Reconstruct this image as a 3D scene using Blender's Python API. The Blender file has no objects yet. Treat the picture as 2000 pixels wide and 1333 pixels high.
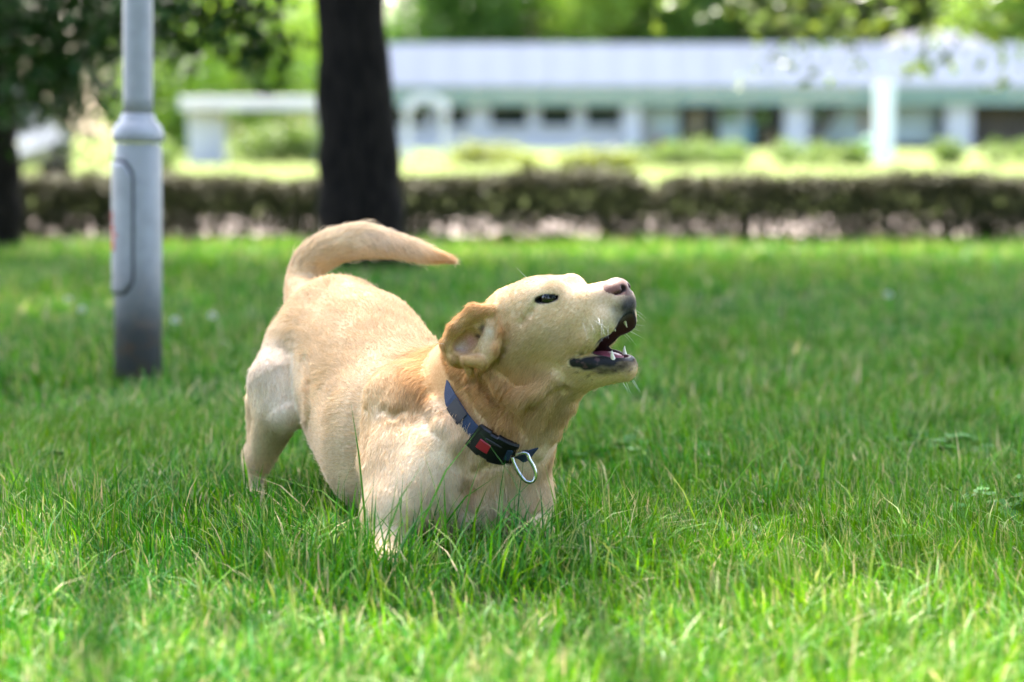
import bpy, bmesh, math, random
import numpy as np
from mathutils import Vector, Matrix

# ------------------------------------------------------------------ camera
sc = bpy.context.scene
FPX = 4000.0                       # focal length in pixels of a 2000 px wide frame
CAM_H = 0.70
PITCH = math.atan(404.0 / FPX)
cam_data = bpy.data.cameras.new("camera")
cam = bpy.data.objects.new("camera", cam_data)
sc.collection.objects.link(cam)
cam.location = (0, 0, CAM_H)
cam.rotation_euler = (math.pi / 2 - PITCH, 0, 0)
cam_data.sensor_width = 36.0
cam_data.lens = 36.0 * FPX / 2000.0
cam_data.clip_start = 0.05
cam_data.clip_end = 900.0
cam_data.dof.use_dof = True
cam_data.dof.focus_distance = 3.46
cam_data.dof.aperture_fstop = 2.15
sc.camera = cam

# ------------------------------------------------------------------ sky and sun
SUN_EL = math.radians(54)
SUN_AZ = math.radians(-8)          # measured from +Y towards +X: the sun stands behind the scene
world = bpy.data.worlds.new("World")
sc.world = world
world.use_nodes = True
wn = world.node_tree.nodes
wl = world.node_tree.links
wn.clear()
sky = wn.new("ShaderNodeTexSky")
sky.sky_type = 'NISHITA'
sky.sun_disc = False
sky.sun_elevation = SUN_EL
sky.sun_rotation = SUN_AZ
sky.air_density = 0.8
sky.dust_density = 4.0
sky.ozone_density = 0.5
bg = wn.new("ShaderNodeBackground")
bg.inputs["Strength"].default_value = 0.15
wout = wn.new("ShaderNodeOutputWorld")
wl.new(sky.outputs[0], bg.inputs[0])
wl.new(bg.outputs[0], wout.inputs[0])

sun_data = bpy.data.lights.new("sun", 'SUN')
sun_data.energy = 4.0
sun_data.angle = math.radians(0.53)
sun_data.color = (1.0, 0.94, 0.84)
sun = bpy.data.objects.new("sun", sun_data)
sc.collection.objects.link(sun)
SUN_DIR = Vector((math.sin(SUN_AZ) * math.cos(SUN_EL), math.cos(SUN_AZ) * math.cos(SUN_EL), math.sin(SUN_EL)))
sun.rotation_euler = SUN_DIR.to_track_quat('Z', 'Y').to_euler()

# ------------------------------------------------------------------ exposure
sc.view_settings.view_transform = 'Standard'
sc.view_settings.look = 'None'
sc.view_settings.exposure = 3.2
sc.view_settings.gamma = 1.0
sc.view_settings.use_curve_mapping = False
sc.render.engine = 'CYCLES'
cy = sc.cycles
cy.use_denoising = True
cy.max_bounces = 8
cy.diffuse_bounces = 3
cy.glossy_bounces = 2
cy.transmission_bounces = 4
cy.transparent_max_bounces = 6
cy.caustics_reflective = False
cy.caustics_refractive = False
cy.sample_clamp_indirect = 6.0

# ------------------------------------------------------------------ helpers
rng = np.random.default_rng(7)
random.seed(7)
COL = sc.collection
CP, SP = math.cos(PITCH), math.sin(PITCH)


def at(u, v, d):
    """world point seen at pixel (u, v) of the photograph, at distance d along +Y"""
    a, b = (u - 1000.0) / FPX, (666.5 - v) / FPX
    ray = np.array([a, CP + b * SP, -SP + b * CP])
    return np.array([0, 0, CAM_H]) + ray * (d / ray[1])


def px(n, d):
    return n * d / FPX


def empty(name, loc=(0, 0, 0)):
    o = bpy.data.objects.new(name, None)
    o.location = loc
    COL.objects.link(o)
    return o


def tag(o, label=None, cat=None, group=None, kind=None):
    if label: o["label"] = label
    if cat: o["category"] = cat
    if group: o["group"] = group
    if kind: o["kind"] = kind
    return o


def raw_mesh(name, verts, quads=None, tris=None, smooth=False):
    """mesh from numpy arrays, fast"""
    me = bpy.data.meshes.new(name)
    verts = np.asarray(verts, dtype=np.float32).reshape(-1, 3)
    parts, sizes = [], []
    if quads is not None and len(quads):
        parts.append(np.asarray(quads, dtype=np.int32).reshape(-1)); sizes.append(np.full(len(quads), 4, np.int32))
    if tris is not None and len(tris):
        parts.append(np.asarray(tris, dtype=np.int32).reshape(-1)); sizes.append(np.full(len(tris), 3, np.int32))
    loops = np.concatenate(parts); sizes = np.concatenate(sizes)
    starts = np.zeros(len(sizes), np.int32); starts[1:] = np.cumsum(sizes)[:-1]
    me.vertices.add(len(verts)); me.vertices.foreach_set("co", verts.ravel())
    me.loops.add(len(loops)); me.loops.foreach_set("vertex_index", loops)
    me.polygons.add(len(sizes)); me.polygons.foreach_set("loop_start", starts)
    try:
        me.polygons.foreach_set("loop_total", sizes)
    except Exception:
        pass
    me.update(calc_edges=True)
    if smooth:
        me.polygons.foreach_set("use_smooth", np.ones(len(sizes), dtype=bool))
    return me


def vcol(me, cols, name="tint"):
    a = me.attributes.new(name, 'FLOAT_COLOR', 'POINT')
    c = np.ones((len(me.vertices), 4), np.float32)
    c[:, :3] = cols
    a.data.foreach_set("color", c.ravel())


def link(name, me, mat=None, parent=None):
    o = bpy.data.objects.new(name, me)
    COL.objects.link(o)
    if mat is not None:
        me.materials.clear(); me.materials.append(mat)
    if parent is not None:
        o.parent = parent
    return o


def bm_obj(name, bm, mat, parent=None, smooth=False):
    me = bpy.data.meshes.new(name)
    bmesh.ops.recalc_face_normals(bm, faces=bm.faces)
    if smooth:
        for f in bm.faces: f.smooth = True
    bm.to_mesh(me); bm.free()
    return link(name, me, mat, parent)


def box(bm, x0, x1, y0, y1, z0, z1, bevel=0.0):
    r = bmesh.ops.create_cube(bm, size=1.0)
    vs = r["verts"]
    for v in vs:
        v.co = Vector(((x0 + x1) / 2 + v.co.x * (x1 - x0), (y0 + y1) / 2 + v.co.y * (y1 - y0), (z0 + z1) / 2 + v.co.z * (z1 - z0)))
    if bevel > 0:
        es = list({e for v in vs for e in v.link_edges})
        bmesh.ops.bevel(bm, geom=es, offset=bevel, segments=2, profile=0.5, affect='EDGES')


def tube(bm, pts, radii, seg=12, caps=True):
    """swept circle along a polyline"""
    pts = [Vector(p) for p in pts]
    if not hasattr(radii, "__len__"): radii = [radii] * len(pts)
    rings, ref = [], None
    for i, p in enumerate(pts):
        t = (pts[min(i + 1, len(pts) - 1)] - pts[max(i - 1, 0)]).normalized()
        if ref is None:
            ref = Vector((1, 0, 0)) if abs(t.x) < 0.8 else Vector((0, 1, 0))
        a = (ref - t * ref.dot(t)).normalized(); b = t.cross(a); ref = a
        rings.append([bm.verts.new(p + (a * math.cos(2 * math.pi * k / seg) + b * math.sin(2 * math.pi * k / seg)) * radii[i]) for k in range(seg)])
    for i in range(len(rings) - 1):
        for k in range(seg):
            bm.faces.new((rings[i][k], rings[i][(k + 1) % seg], rings[i + 1][(k + 1) % seg], rings[i + 1][k]))
    if caps:
        bm.faces.new(rings[0][::-1]); bm.faces.new(rings[-1])


def lathe(bm, prof, seg=32, center=(0, 0, 0)):
    rings = []
    for r, z in prof:
        rings.append([bm.verts.new((center[0] + r * math.cos(2 * math.pi * k / seg), center[1] + r * math.sin(2 * math.pi * k / seg), center[2] + z)) for k in range(seg)])
    for i in range(len(rings) - 1):
        for k in range(seg):
            bm.faces.new((rings[i][k], rings[i][(k + 1) % seg], rings[i + 1][(k + 1) % seg], rings[i + 1][k]))
    bm.faces.new(rings[0][::-1]); bm.faces.new(rings[-1])


class NT:
    """small node-tree writer"""
    def __init__(self, name):
        self.m = bpy.data.materials.new(name); self.m.use_nodes = True
        self.t = self.m.node_tree; self.t.nodes.clear()
        self.out = self.t.nodes.new("ShaderNodeOutputMaterial")

    def n(self, kind, **kw):
        nd = self.t.nodes.new(kind)
        for k, v in kw.items():
            if k in nd.inputs: nd.inputs[k].default_value = v
            else: setattr(nd, k, v)
        return nd

    def l(self, a, b): self.t.links.new(a, b)

    def mix(self, fac, a, b, blend='MIX'):
        m = self.n("ShaderNodeMix", data_type='RGBA', blend_type=blend)
        for s, val in ((m.inputs[0], fac), (m.inputs[6], a), (m.inputs[7], b)):
            if hasattr(val, "is_linked"): self.l(val, s)
            elif hasattr(val, "__len__"): s.default_value = (*val[:3], 1)
            else: s.default_value = val
        return m.outputs[2]

    def noise(self, scale, detail=4, rough=0.55, coord="Object", dist=0.0):
        c = self.n("ShaderNodeTexCoord")
        nz = self.n("ShaderNodeTexNoise", Scale=scale, Detail=detail, Roughness=rough, Distortion=dist)
        self.l(c.outputs[coord], nz.inputs["Vector"])
        return nz.outputs[0]

    def ramp(self, src, stops):
        r = self.n("ShaderNodeValToRGB")
        el = r.color_ramp.elements
        while len(el) < len(stops): el.new(0.5)
        for e, (p, c) in zip(el, stops):
            e.position = p; e.color = (*c[:3], 1) if hasattr(c, "__len__") else (c, c, c, 1)
        self.l(src, r.inputs[0])
        return r.outputs[0]

    def done(self, shader):
        self.l(shader.outputs[0] if hasattr(shader, "outputs") else shader, self.out.inputs[0]); return self.m


def mat_plain(name, c1, c2=None, scale=8.0, rough=0.6, metal=0.0, bump=0.0, bscale=40.0, spec=0.5):
    t = NT(name)
    p = t.n("ShaderNodeBsdfPrincipled", Roughness=rough, Metallic=metal)
    p.inputs["Specular IOR Level"].default_value = spec
    if c2 is None: c2 = tuple(x * 0.8 for x in c1)
    t.l(t.mix(t.ramp(t.noise(scale), [(0.3, 0.0), (0.7, 1.0)]), c1, c2), p.inputs["Base Color"])
    if bump:
        b = t.n("ShaderNodeBump", Strength=bump, Distance=0.02)
        t.l(t.noise(bscale, 6), b.inputs["Height"]); t.l(b.outputs[0], p.inputs["Normal"])
    return t.done(p)


def mat_leaf(name, trans=0.45, rough=0.45, spec=0.25):
    """foliage: reflecting and letting light through, tinted by the 'tint' attribute of each leaf"""
    t = NT(name)
    a = t.n("ShaderNodeAttribute", attribute_name="tint")
    p = t.n("ShaderNodeBsdfPrincipled", Roughness=rough)
    p.inputs["Specular IOR Level"].default_value = spec
    t.l(a.outputs["Color"], p.inputs["Base Color"])
    tr = t.n("ShaderNodeBsdfTranslucent")
    hs = t.n("ShaderNodeHueSaturation", Hue=0.485, Saturation=1.1, Value=1.25)
    t.l(a.outputs["Color"], hs.inputs["Color"]); t.l(hs.outputs[0], tr.inputs[0])
    m = t.n("ShaderNodeMixShader"); m.inputs[0].default_value = trans
    t.l(p.outputs[0], m.inputs[1]); t.l(tr.outputs[0], m.inputs[2])
    return t.done(m)
# ================================================================== ground
def sheet(name, x0, x1, y0, y1, z, mat, nx=1, ny=1, fz=None):
    X, Y = np.meshgrid(np.linspace(x0, x1, nx + 1), np.linspace(y0, y1, ny + 1), indexing="ij")
    Z = np.full_like(X, z) if fz is None else fz(X, Y)
    V = np.stack([X, Y, Z], -1).reshape(-1, 3)
    i = np.arange(nx)[:, None] * (ny + 1) + np.arange(ny)[None]
    Q = np.stack([i, i + ny + 1, i + ny + 2, i + 1], -1).reshape(-1, 4)
    o = link(name, raw_mesh(name, V, quads=Q), mat); o["kind"] = "structure"
    return o


t = NT("lawn_ground")
pb = t.n("ShaderNodeBsdfPrincipled", Roughness=1.0)
pb.inputs["Specular IOR Level"].default_value = 0.0
c1 = t.mix(t.ramp(t.noise(0.5, 5), [(0.35, 0.0), (0.65, 1.0)]), (0.125, 0.16, 0.055), (0.165, 0.18, 0.085))
c2 = t.mix(t.ramp(t.noise(60, 4), [(0.40, 0.0), (0.60, 1.0)]), c1, (0.085, 0.115, 0.035))
t.l(c2, pb.inputs["Base Color"])
bp = t.n("ShaderNodeBump", Strength=0.8, Distance=0.03); t.l(t.noise(90, 4), bp.inputs["Height"]); t.l(bp.outputs[0], pb.inputs["Normal"])
M_LAWN = t.done(pb)
sheet("lawn", -260, 260, -40, 420, 0.0, M_LAWN)
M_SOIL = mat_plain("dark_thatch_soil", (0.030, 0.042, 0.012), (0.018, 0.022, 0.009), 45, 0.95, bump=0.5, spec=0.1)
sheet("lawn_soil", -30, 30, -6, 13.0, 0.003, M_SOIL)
M_PATH = mat_plain("pale_path_paving", (0.27, 0.215, 0.19), (0.20, 0.16, 0.14), 3.0, 0.9, bump=0.2)
sheet("footpath", -60, 60, 14.1, 17.6, 0.004, M_PATH)


# ================================================================== foliage
def leaf_cloud(n, centers, radii, weights=None, size=0.06, tints=((0.06, 0.13, 0.02),), shell=0.55, aspect=1.7, seed=1, droop=0.25, squash=None):
    """n leaves, each a folded pair of faces, spread through ellipsoid clumps"""
    r = np.random.default_rng(seed)
    centers = np.asarray(centers, float); radii = np.asarray(radii, float)
    if radii.ndim == 1: radii = np.repeat(radii[:, None], 3, 1)
    w = np.asarray(weights if weights is not None else (radii.prod(1) ** (2 / 3)), float); w = w / w.sum()
    ci = r.choice(len(centers), n, p=w)
    d = r.normal(size=(n, 3)); d /= np.linalg.norm(d, axis=1, keepdims=True)
    rad = (r.random(n) ** (1 / 3)) * (1 - shell) + shell * (1 - 0.30 * r.random(n) ** 2)
    P = centers[ci] + d * rad[:, None] * radii[ci]
    P += r.normal(size=(n, 3)) * size * 0.8
    ax = r.normal(size=(n, 3)); ax[:, 2] -= droop; ax /= np.linalg.norm(ax, axis=1, keepdims=True)
    up = r.normal(size=(n, 3)) * 0.7; up[:, 2] += 1.0
    sd = np.cross(ax, up); sd /= np.linalg.norm(sd, axis=1, keepdims=True) + 1e-9
    nn = np.cross(sd, ax)
    L = (size * r.uniform(0.6, 1.25, n))[:, None]; W = L / aspect
    V = np.stack([P - ax * L * 0.5, P + sd * W * 0.5 + nn * L * 0.10, P + ax * L * 0.5, P - sd * W * 0.5 + nn * L * 0.10], 1)
    b = np.arange(n)[:, None] * 4
    T = np.concatenate([b + [0, 1, 2], b + [0, 2, 3]])
    tints = np.asarray(tints, float)
    c = tints[r.integers(0, len(tints), n)] * r.uniform(0.75, 1.3, (n, 1))
    cl = 0.85 + 0.3 * r.random(len(centers)); c *= cl[ci][:, None]
    return V.reshape(-1, 3), T, np.repeat(c, 4, 0)


M_LEAF = mat_leaf("leaf", 0.42)
M_DLEAF = mat_leaf("dark_leaf", 0.07, 0.6, 0.12)
t = NT("bark")
pb = t.n("ShaderNodeBsdfPrincipled", Roughness=0.95)
pb.inputs["Specular IOR Level"].default_value = 0.12
tc = t.n("ShaderNodeTexCoord"); mp = t.n("ShaderNodeMapping"); mp.inputs["Scale"].default_value = (1, 1, 0.18)
t.l(tc.outputs["Object"], mp.inputs["Vector"])
nz = t.n("ShaderNodeTexNoise", Scale=38, Detail=6, Roughness=0.65); t.l(mp.outputs[0], nz.inputs["Vector"])
t.l(t.ramp(nz.outputs[0], [(0.38, (0.0035, 0.0027, 0.002)), (0.60, (0.021, 0.0155, 0.011))]), pb.inputs["Base Color"])
bp = t.n("ShaderNodeBump", Strength=1.0, Distance=0.03); t.l(nz.outputs[0], bp.inputs["Height"]); t.l(bp.outputs[0], pb.inputs["Normal"])
M_BARK = t.done(pb)

GREENS = ((0.045, 0.11, 0.014), (0.06, 0.14, 0.018), (0.035, 0.09, 0.014))
BRIGHT = ((0.13, 0.24, 0.03), (0.17, 0.28, 0.035), (0.10, 0.21, 0.03))
DARK = ((0.014, 0.038, 0.007), (0.02, 0.05, 0.008), (0.03, 0.065, 0.010))
OLIVE = ((0.06, 0.10, 0.025), (0.08, 0.12, 0.02), (0.05, 0.085, 0.022))


def tree(name, label, base, trunk_pts, trunk_r, clumps, n, size, tints, seed, limbs=(), cat="tree", group=None, shell=0.5, weights=None, leaf=None):
    """trunk_pts relative to base; clumps: (x, y, z, rx, ry, rz) in the world; limbs: lists of world points with radii"""
    o = empty(name, base)
    tag(o, label, cat, group)
    bm = bmesh.new()
    P = [np.array(p) for p in trunk_pts]
    r = np.random.default_rng(seed + 50)
    m = 22; A = np.array([[*p, q] for p, q in zip(P, trunk_r)])
    pts, rad = [], []
    for i in range(m + 1):
        x = i / m * (len(A) - 1); k = min(int(x), len(A) - 2); f = x - k
        q = A[k] * (1 - f) + A[k + 1] * f
        pts.append(q[:3] + r.normal(size=3) * q[3] * 0.03); rad.append(q[3] * (1 + 0.05 * r.normal()))
    tube(bm, pts, rad, 20)
    for lp, lr in limbs:
        tube(bm, [np.array(q) - np.array(base) for q in lp], lr, 9)
    bm_obj("trunk", bm, M_BARK, o, True)
    cl = np.array(clumps, float)
    V, T, C = leaf_cloud(n, cl[:, :3], cl[:, 3:], weights, size, tints, shell, seed=seed)
    me = raw_mesh("crown", V - np.array(base), tris=T); vcol(me, C)
    link("crown", me, leaf or (M_DLEAF if tints is DARK else M_LEAF), o)
    return o


# openings in the canopy where the sun reaches the lawn
GAPS = ((-2.0, 7.9, 0.5, 0.2), (1.5, 11.9, 4.0, 0.2), (-1.5, 12.1, 1.0, 0.1), (1.0, 2.45, 1.6, 0.3), (-0.9, 2.3, 1.0, 0.3))


def crown_clumps(cx, cy, z0, z1, R, n, seed, rr=(0.9, 1.6)):
    r = np.random.default_rng(seed); out = []
    while len(out) < n:
        p = r.uniform(-1, 1, 3)
        if np.linalg.norm(p) > 1: continue
        q = r.uniform(*rr)
        c = np.array([cx + p[0] * R, cy + p[1] * R, (z0 + z1) / 2 + p[2] * (z1 - z0) / 2]); sp = c - np.array(SUN_DIR) * (c[2] / SUN_DIR.z)
        if any(((sp[0] - gx_) / (rx_ + q * 0.9)) ** 2 + ((sp[1] - gy_) / (ry_ + q * 0.9)) ** 2 < 1 for gx_, gy_, rx_, ry_ in GAPS): continue
        out.append((cx + p[0] * R, cy + p[1] * R, (z0 + z1) / 2 + p[2] * (z1 - z0) / 2, q, q, q * 0.8))
    return out


# ---- the big tree behind the dog
b = at(713, 526, 10.6); b[2] = 0
ct = crown_clumps(b[0] + 0.1, 11.3, 4.0, 8.5, 4.7, 70, 3)
for sx_, sy_, h_ in [(-0.9, 4.5, 6.4), (-0.2, 3.9, 6.2), (-0.4, 4.2, 7.0), (0.1, 3.9, 6.6), (-0.6, 3.95, 7.2), (0.9, 4.3, 6.8), (0.1, 4.6, 6.2), (1.4, 5.0, 6.6), (-1.2, 5.4, 6.0)]:
    c = np.array([sx_, sy_, 0]) + np.array(SUN_DIR) * (h_ / SUN_DIR.z); ct.append((*c, 1.05, 1.05, 0.8))
lm = []
for k in range(7):
    a = 2 * math.pi * k / 7 + 0.3
    lm.append(([(b[0] - 0.1, b[1], 3.0), (b[0] + 1.1 * math.cos(a), b[1] + 1.1 * math.sin(a), 4.2), (b[0] + 2.8 * math.cos(a), b[1] + 2.8 * math.sin(a), 5.6), (b[0] + 4.1 * math.cos(a), b[1] + 4.1 * math.sin(a), 6.6)], [0.12, 0.09, 0.05, 0.02]))
tree("park_tree", "large dark-barked tree with thick trunk rising behind the dog's tail", b,
     [(0, 0, -0.05), (-0.005, 0, 0.08), (-0.013, 0, 0.23), (-0.035, 0, 0.7), (-0.072, 0, 1.4), (-0.12, 0.1, 3.2), (-0.1, 0.5, 6.0)], [0.36, 0.265, 0.222, 0.198, 0.178, 0.16, 0.05], ct, 46000, 0.14, GREENS, 11, lm)

# ---- tree at the left edge with foliage hanging into the picture
b = at(0, 490, 12.4); b[2] = 0
hang = []
for u, v, q, d in [(30, 30, 90, 11.6), (120, 20, 85, 11.8), (60, 120, 80, 11.5), (150, 110, 60, 11.7), (190, 50, 60, 11.4), (40, 200, 60, 11.9), (120, 200, 42, 11.7), (175, 175, 40, 11.5),
                   (330, 20, 60, 11.2), (350, 80, 40, 11.3), (400, 60, 50, 11.2), (440, 30, 50, 11.2), (455, 100, 30, 11.2), (490, 60, 48, 11.2), (520, 105, 36, 11.2), (540, 55, 26, 11.2), (512, 150, 22, 11.2),
                   (250, 30, 60, 11.6), (300, -30, 70, 11.4), (420, -40, 70, 11.3), (140, -60, 90, 11.6), (-60, 60, 90, 11.8), (540, -40, 50, 11.2)]:
    p = at(u, v, d); q = px(q, d); hang.append((*p, q, q, q * 0.9))
ct = hang + crown_clumps(-3.6, 13.0, 2.6, 8.0, 3.6, 34, 5)
wts = [c[3] * c[4] * (9.0 if i < len(hang) else 1.0) for i, c in enumerate(ct)]
lm = [([(b[0], b[1], 2.2), tuple(at(150, -60, 11.8)), tuple(at(320, 10, 11.4)), tuple(at(500, 70, 11.2))], [0.06, 0.04, 0.025, 0.01])]
tree("park_tree", "slim tree at the left edge whose dark leafy branch hangs behind the lamp post", b,
     [(0, 0, -0.05), (0, 0, 0.5), (-0.03, 0, 2.2), (-0.2, 0.2, 4.5), (-0.3, 0.3, 6.5)], [0.15, 0.125, 0.11, 0.08, 0.03], ct, 27000, 0.095, DARK, 12, lm, weights=wts)

# ---- tree beyond the right edge, its twigs droop across the building's roof
b = np.array([5.6, 14.5, 0.0])
hang = []
for u, v, q in [(1500, 30, 55), (1600, 20, 60), (1700, 30, 60), (1800, 20, 60), (1900, 30, 55), (1980, 60, 60), (1560, -30, 70), (1680, -40, 70), (1800, -50, 70), (1930, -40, 80), (1400, -10, 50), (1310, -10, 45), (1960, 110, 30),
                (1490, 118, 12), (1545, 107, 16), (1590, 115, 14), (1450, 148, 11), (1675, 125, 13), (1770, 140, 15), (1800, 118, 13), (1880, 105, 13), (1665, 85, 20), (1830, 85, 14)]:
    p = at(u, v, 13.6); q = px(q, 13.6); hang.append((*p, q, q, q))
ct = hang + crown_clumps(4.7, 12.6, 3.0, 8.0, 4.2, 50, 8)
wts = [c[3] * c[4] * (1.3 if i < len(hang) else 1.0) + (0.012 if 13 <= i < len(hang) else 0) for i, c in enumerate(ct)]
lm = [([(b[0], b[1], 2.4), tuple(at(2050, -80, 13.9)), tuple(at(1800, -10, 13.6)), tuple(at(1520, 20, 13.6))], [0.07, 0.05, 0.03, 0.012]),
      ([tuple(at(1690, 5, 13.6)), tuple(at(1668, 80, 13.6)), tuple(at(1680, 130, 13.6))], [0.012, 0.007, 0.003]),
      ([tuple(at(1560, 15, 13.6)), tuple(at(1540, 80, 13.6)), tuple(at(1480, 130, 13.6))], [0.010, 0.006, 0.003]),
      ([tuple(at(1830, 0, 13.6)), tuple(at(1810, 80, 13.6)), tuple(at(1775, 145, 13.6))], [0.010, 0.006, 0.003])]
tree("park_tree", "tree beyond the right edge with twigs drooping over the white roof", b,
     [(0, 0, -0.05), (0, 0, 0.5), (-0.05, 0, 2.4), (-0.2, -0.2, 4.5), (-0.3, -0.3, 6.5)], [0.24, 0.19, 0.16, 0.10, 0.04], ct, 44000, 0.10, OLIVE, 13, lm, weights=wts)

# ---- trees and shrubs farther back
def far_tree(label, u, d, zc, rx, rz, n, size, tints, seed, trunk_r=0.2, name="background_tree", group="trees behind the lawn", shell=0.45, nc=32):
    c = at(u, 262, d); b = np.array([c[0], d, 0.0])
    r = np.random.default_rng(seed); cl = []
    for _ in range(nc):
        p = r.normal(size=3); p /= max(1, np.linalg.norm(p))
        q = rx * r.uniform(0.28, 0.5)
        cl.append((b[0] + p[0] * rx * 0.75, d + p[1] * rx * 0.75, zc + p[2] * rz * 0.75, q, q, q * 0.8))
    return tree(name, label, b, [(0, 0, -0.1), (0.05, 0, zc * 0.5), (0, 0, zc), (0, 0, zc + rz * 0.4)], [trunk_r, trunk_r * 0.8, trunk_r * 0.5, trunk_r * 0.2], cl, n, size, tints, seed, group=group, shell=shell)


far_tree("sunlit yellow-green tree between the lamp post and the big trunk", 470, 66, 3.0, 3.4, 2.8, 10000, 0.26, BRIGHT, 21, 0.10)
far_tree("bright green tree just right of the lamp post", 340, 60, 2.6, 2.0, 2.9, 7000, 0.24, BRIGHT, 22, 0.10)
far_tree("dark evergreen at the far left behind the lamp post", 120, 30, 2.3, 2.0, 1.7, 4500, 0.15, DARK, 23, 0.14)
far_tree("dark evergreen at the left edge of the far lawn", -40, 32, 2.0, 2.0, 2.2, 5500, 0.15, DARK, 24, 0.14)
far_tree("leafy tree above the roof just right of the big trunk", 830, 108, 7.4, 5.15, 4.62, 10500, 0.42, GREENS, 25)
far_tree("leafy tree above the roof above the dog's shoulders", 960, 112, 7.9, 5.04, 4.62, 9000, 0.42, GREENS, 26)
far_tree("yellowish tree above the roof beside the gap of sky", 1210, 108, 8.0, 4.48, 4.62, 9000, 0.42, BRIGHT, 27)
far_tree("green tree above the middle of the white roof", 1330, 110, 7.8, 5.60, 4.40, 10500, 0.42, GREENS, 28)
far_tree("olive tree above the roof left of the white pillar", 1500, 112, 8.4, 6.05, 4.84, 12000, 0.42, OLIVE, 29)
far_tree("olive tree above the roof over the white pillar", 1680, 114, 8.6, 6.05, 4.84, 12000, 0.42, OLIVE, 30)
far_tree("olive tree above the right end of the roof", 1850, 112, 8.8, 5.82, 4.84, 12000, 0.42, OLIVE, 31)
far_tree("fresh green tree at the far right above the roof", 2000, 104, 6.6, 4.03, 3.96, 10500, 0.40, BRIGHT, 32)
far_tree("tall tree far behind the left lawn", 560, 100, 7.4, 4.70, 5.50, 10500, 0.40, GREENS, 33)
far_tree("tall tree behind the concrete canopy", 400, 96, 6.4, 5.60, 6.05, 12000, 0.40, GREENS, 34)
far_tree("green tree behind the roof left of the gap of sky", 1060, 116, 8.6, 4.2, 4.4, 9000, 0.42, GREENS, 61)
far_tree("large olive tree at the back right of the building", 1760, 122, 9.0, 6.0, 5.0, 10000, 0.45, OLIVE, 62)
far_tree("large green tree at the back above the roof's middle", 1420, 124, 9.4, 6.0, 5.0, 10000, 0.45, GREENS, 63)
def shrub(label, u, d, w, h, n, size, tints, seed, group="sunlit shrubs beyond the hedge"):
    c = at(u, 262, d); r = np.random.default_rng(seed); cl = []
    for k in range(9):
        q = h * r.uniform(0.35, 0.5)
        cl.append((c[0] + r.uniform(-1, 1) * w / 2, d + r.uniform(-1, 1) * 0.5, h * 0.55 + r.uniform(-0.15, 0.1) * h, q * 1.3, q, q))
    o = empty("shrub", (c[0], d, 0)); tag(o, label, "shrub", group)
    V, T, C = leaf_cloud(n, np.array(cl)[:, :3], np.array(cl)[:, 3:], None, size, tints, 0.4, seed=seed)
    me = raw_mesh("crown", V - np.array([c[0], d, 0]), tris=T); vcol(me, C); link("crown", me, M_LEAF, o)
    bm = bmesh.new()
    for k in range(5):
        a = 2 * math.pi * k / 5
        tube(bm, [(0.05 * math.cos(a), 0.05 * math.sin(a), -0.02), (0.3 * w * math.cos(a) * 0.5, 0.15 * math.sin(a), h * 0.6)], [0.025, 0.01], 6)
    bm_obj("stems", bm, M_BARK, o)["kind"] = "stuff"


YEL = ((0.15, 0.18, 0.03), (0.17, 0.20, 0.04), (0.12, 0.165, 0.03))
SHR = ((0.075, 0.13, 0.025), (0.095, 0.15, 0.03), (0.06, 0.115, 0.022))
shrub("rounded yellow shrub before the building's white wall", 945, 46, 1.4, 0.42, 1800, 0.10, YEL, 41)
shrub("green shrub left of the pale storefront", 1340, 44, 2.4, 0.45, 2200, 0.10, SHR, 42)
shrub("green shrub at the foot of the leaning tree", 1450, 46, 2.2, 0.50, 2200, 0.10, SHR, 43)
shrub("green shrub right of the leaning tree's foot", 1590, 45, 2.4, 0.46, 2200, 0.10, SHR, 44)
shrub("low yellow shrub under the dark windows", 1130, 40, 2.6, 0.34, 2000, 0.10, YEL, 45)
shrub("low green shrub at the far right beyond the hedge", 1950, 46, 2.6, 0.50, 2200, 0.10, SHR, 46)
shrub("low green shrub left of the concrete canopy", 180, 40, 3.0, 0.45, 2200, 0.10, SHR, 47)
shrub("bushy green shrub under the concrete canopy", 545, 48, 2.0, 0.95, 2600, 0.12, SHR, 48)


# ---- unseen foliage added behind and beside the camera: it keeps the low sky off the lawn
r_ = np.random.default_rng(95); wc = []
for k in range(70):
    a = math.radians(r_.uniform(100, 260)); R_ = r_.uniform(8.5, 12.5); q = r_.uniform(1.0, 1.9)
    wc.append((math.sin(a) * R_ * 1.0, math.cos(a) * R_ * 0.8 + 1.5, r_.uniform(0.8, 7.0), q, q, q))
wc = np.array(wc); V, T, C = leaf_cloud(26000, wc[:, :3], wc[:, 3:], None, 0.30, DARK, 0.4, seed=96)
me = raw_mesh("sky_block_foliage", V, tris=T); vcol(me, C)
tag(link("sky_block_foliage", me, M_DLEAF), "unseen foliage added behind the camera to block low sky light", "sky_block_foliage", kind="stuff")


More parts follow.
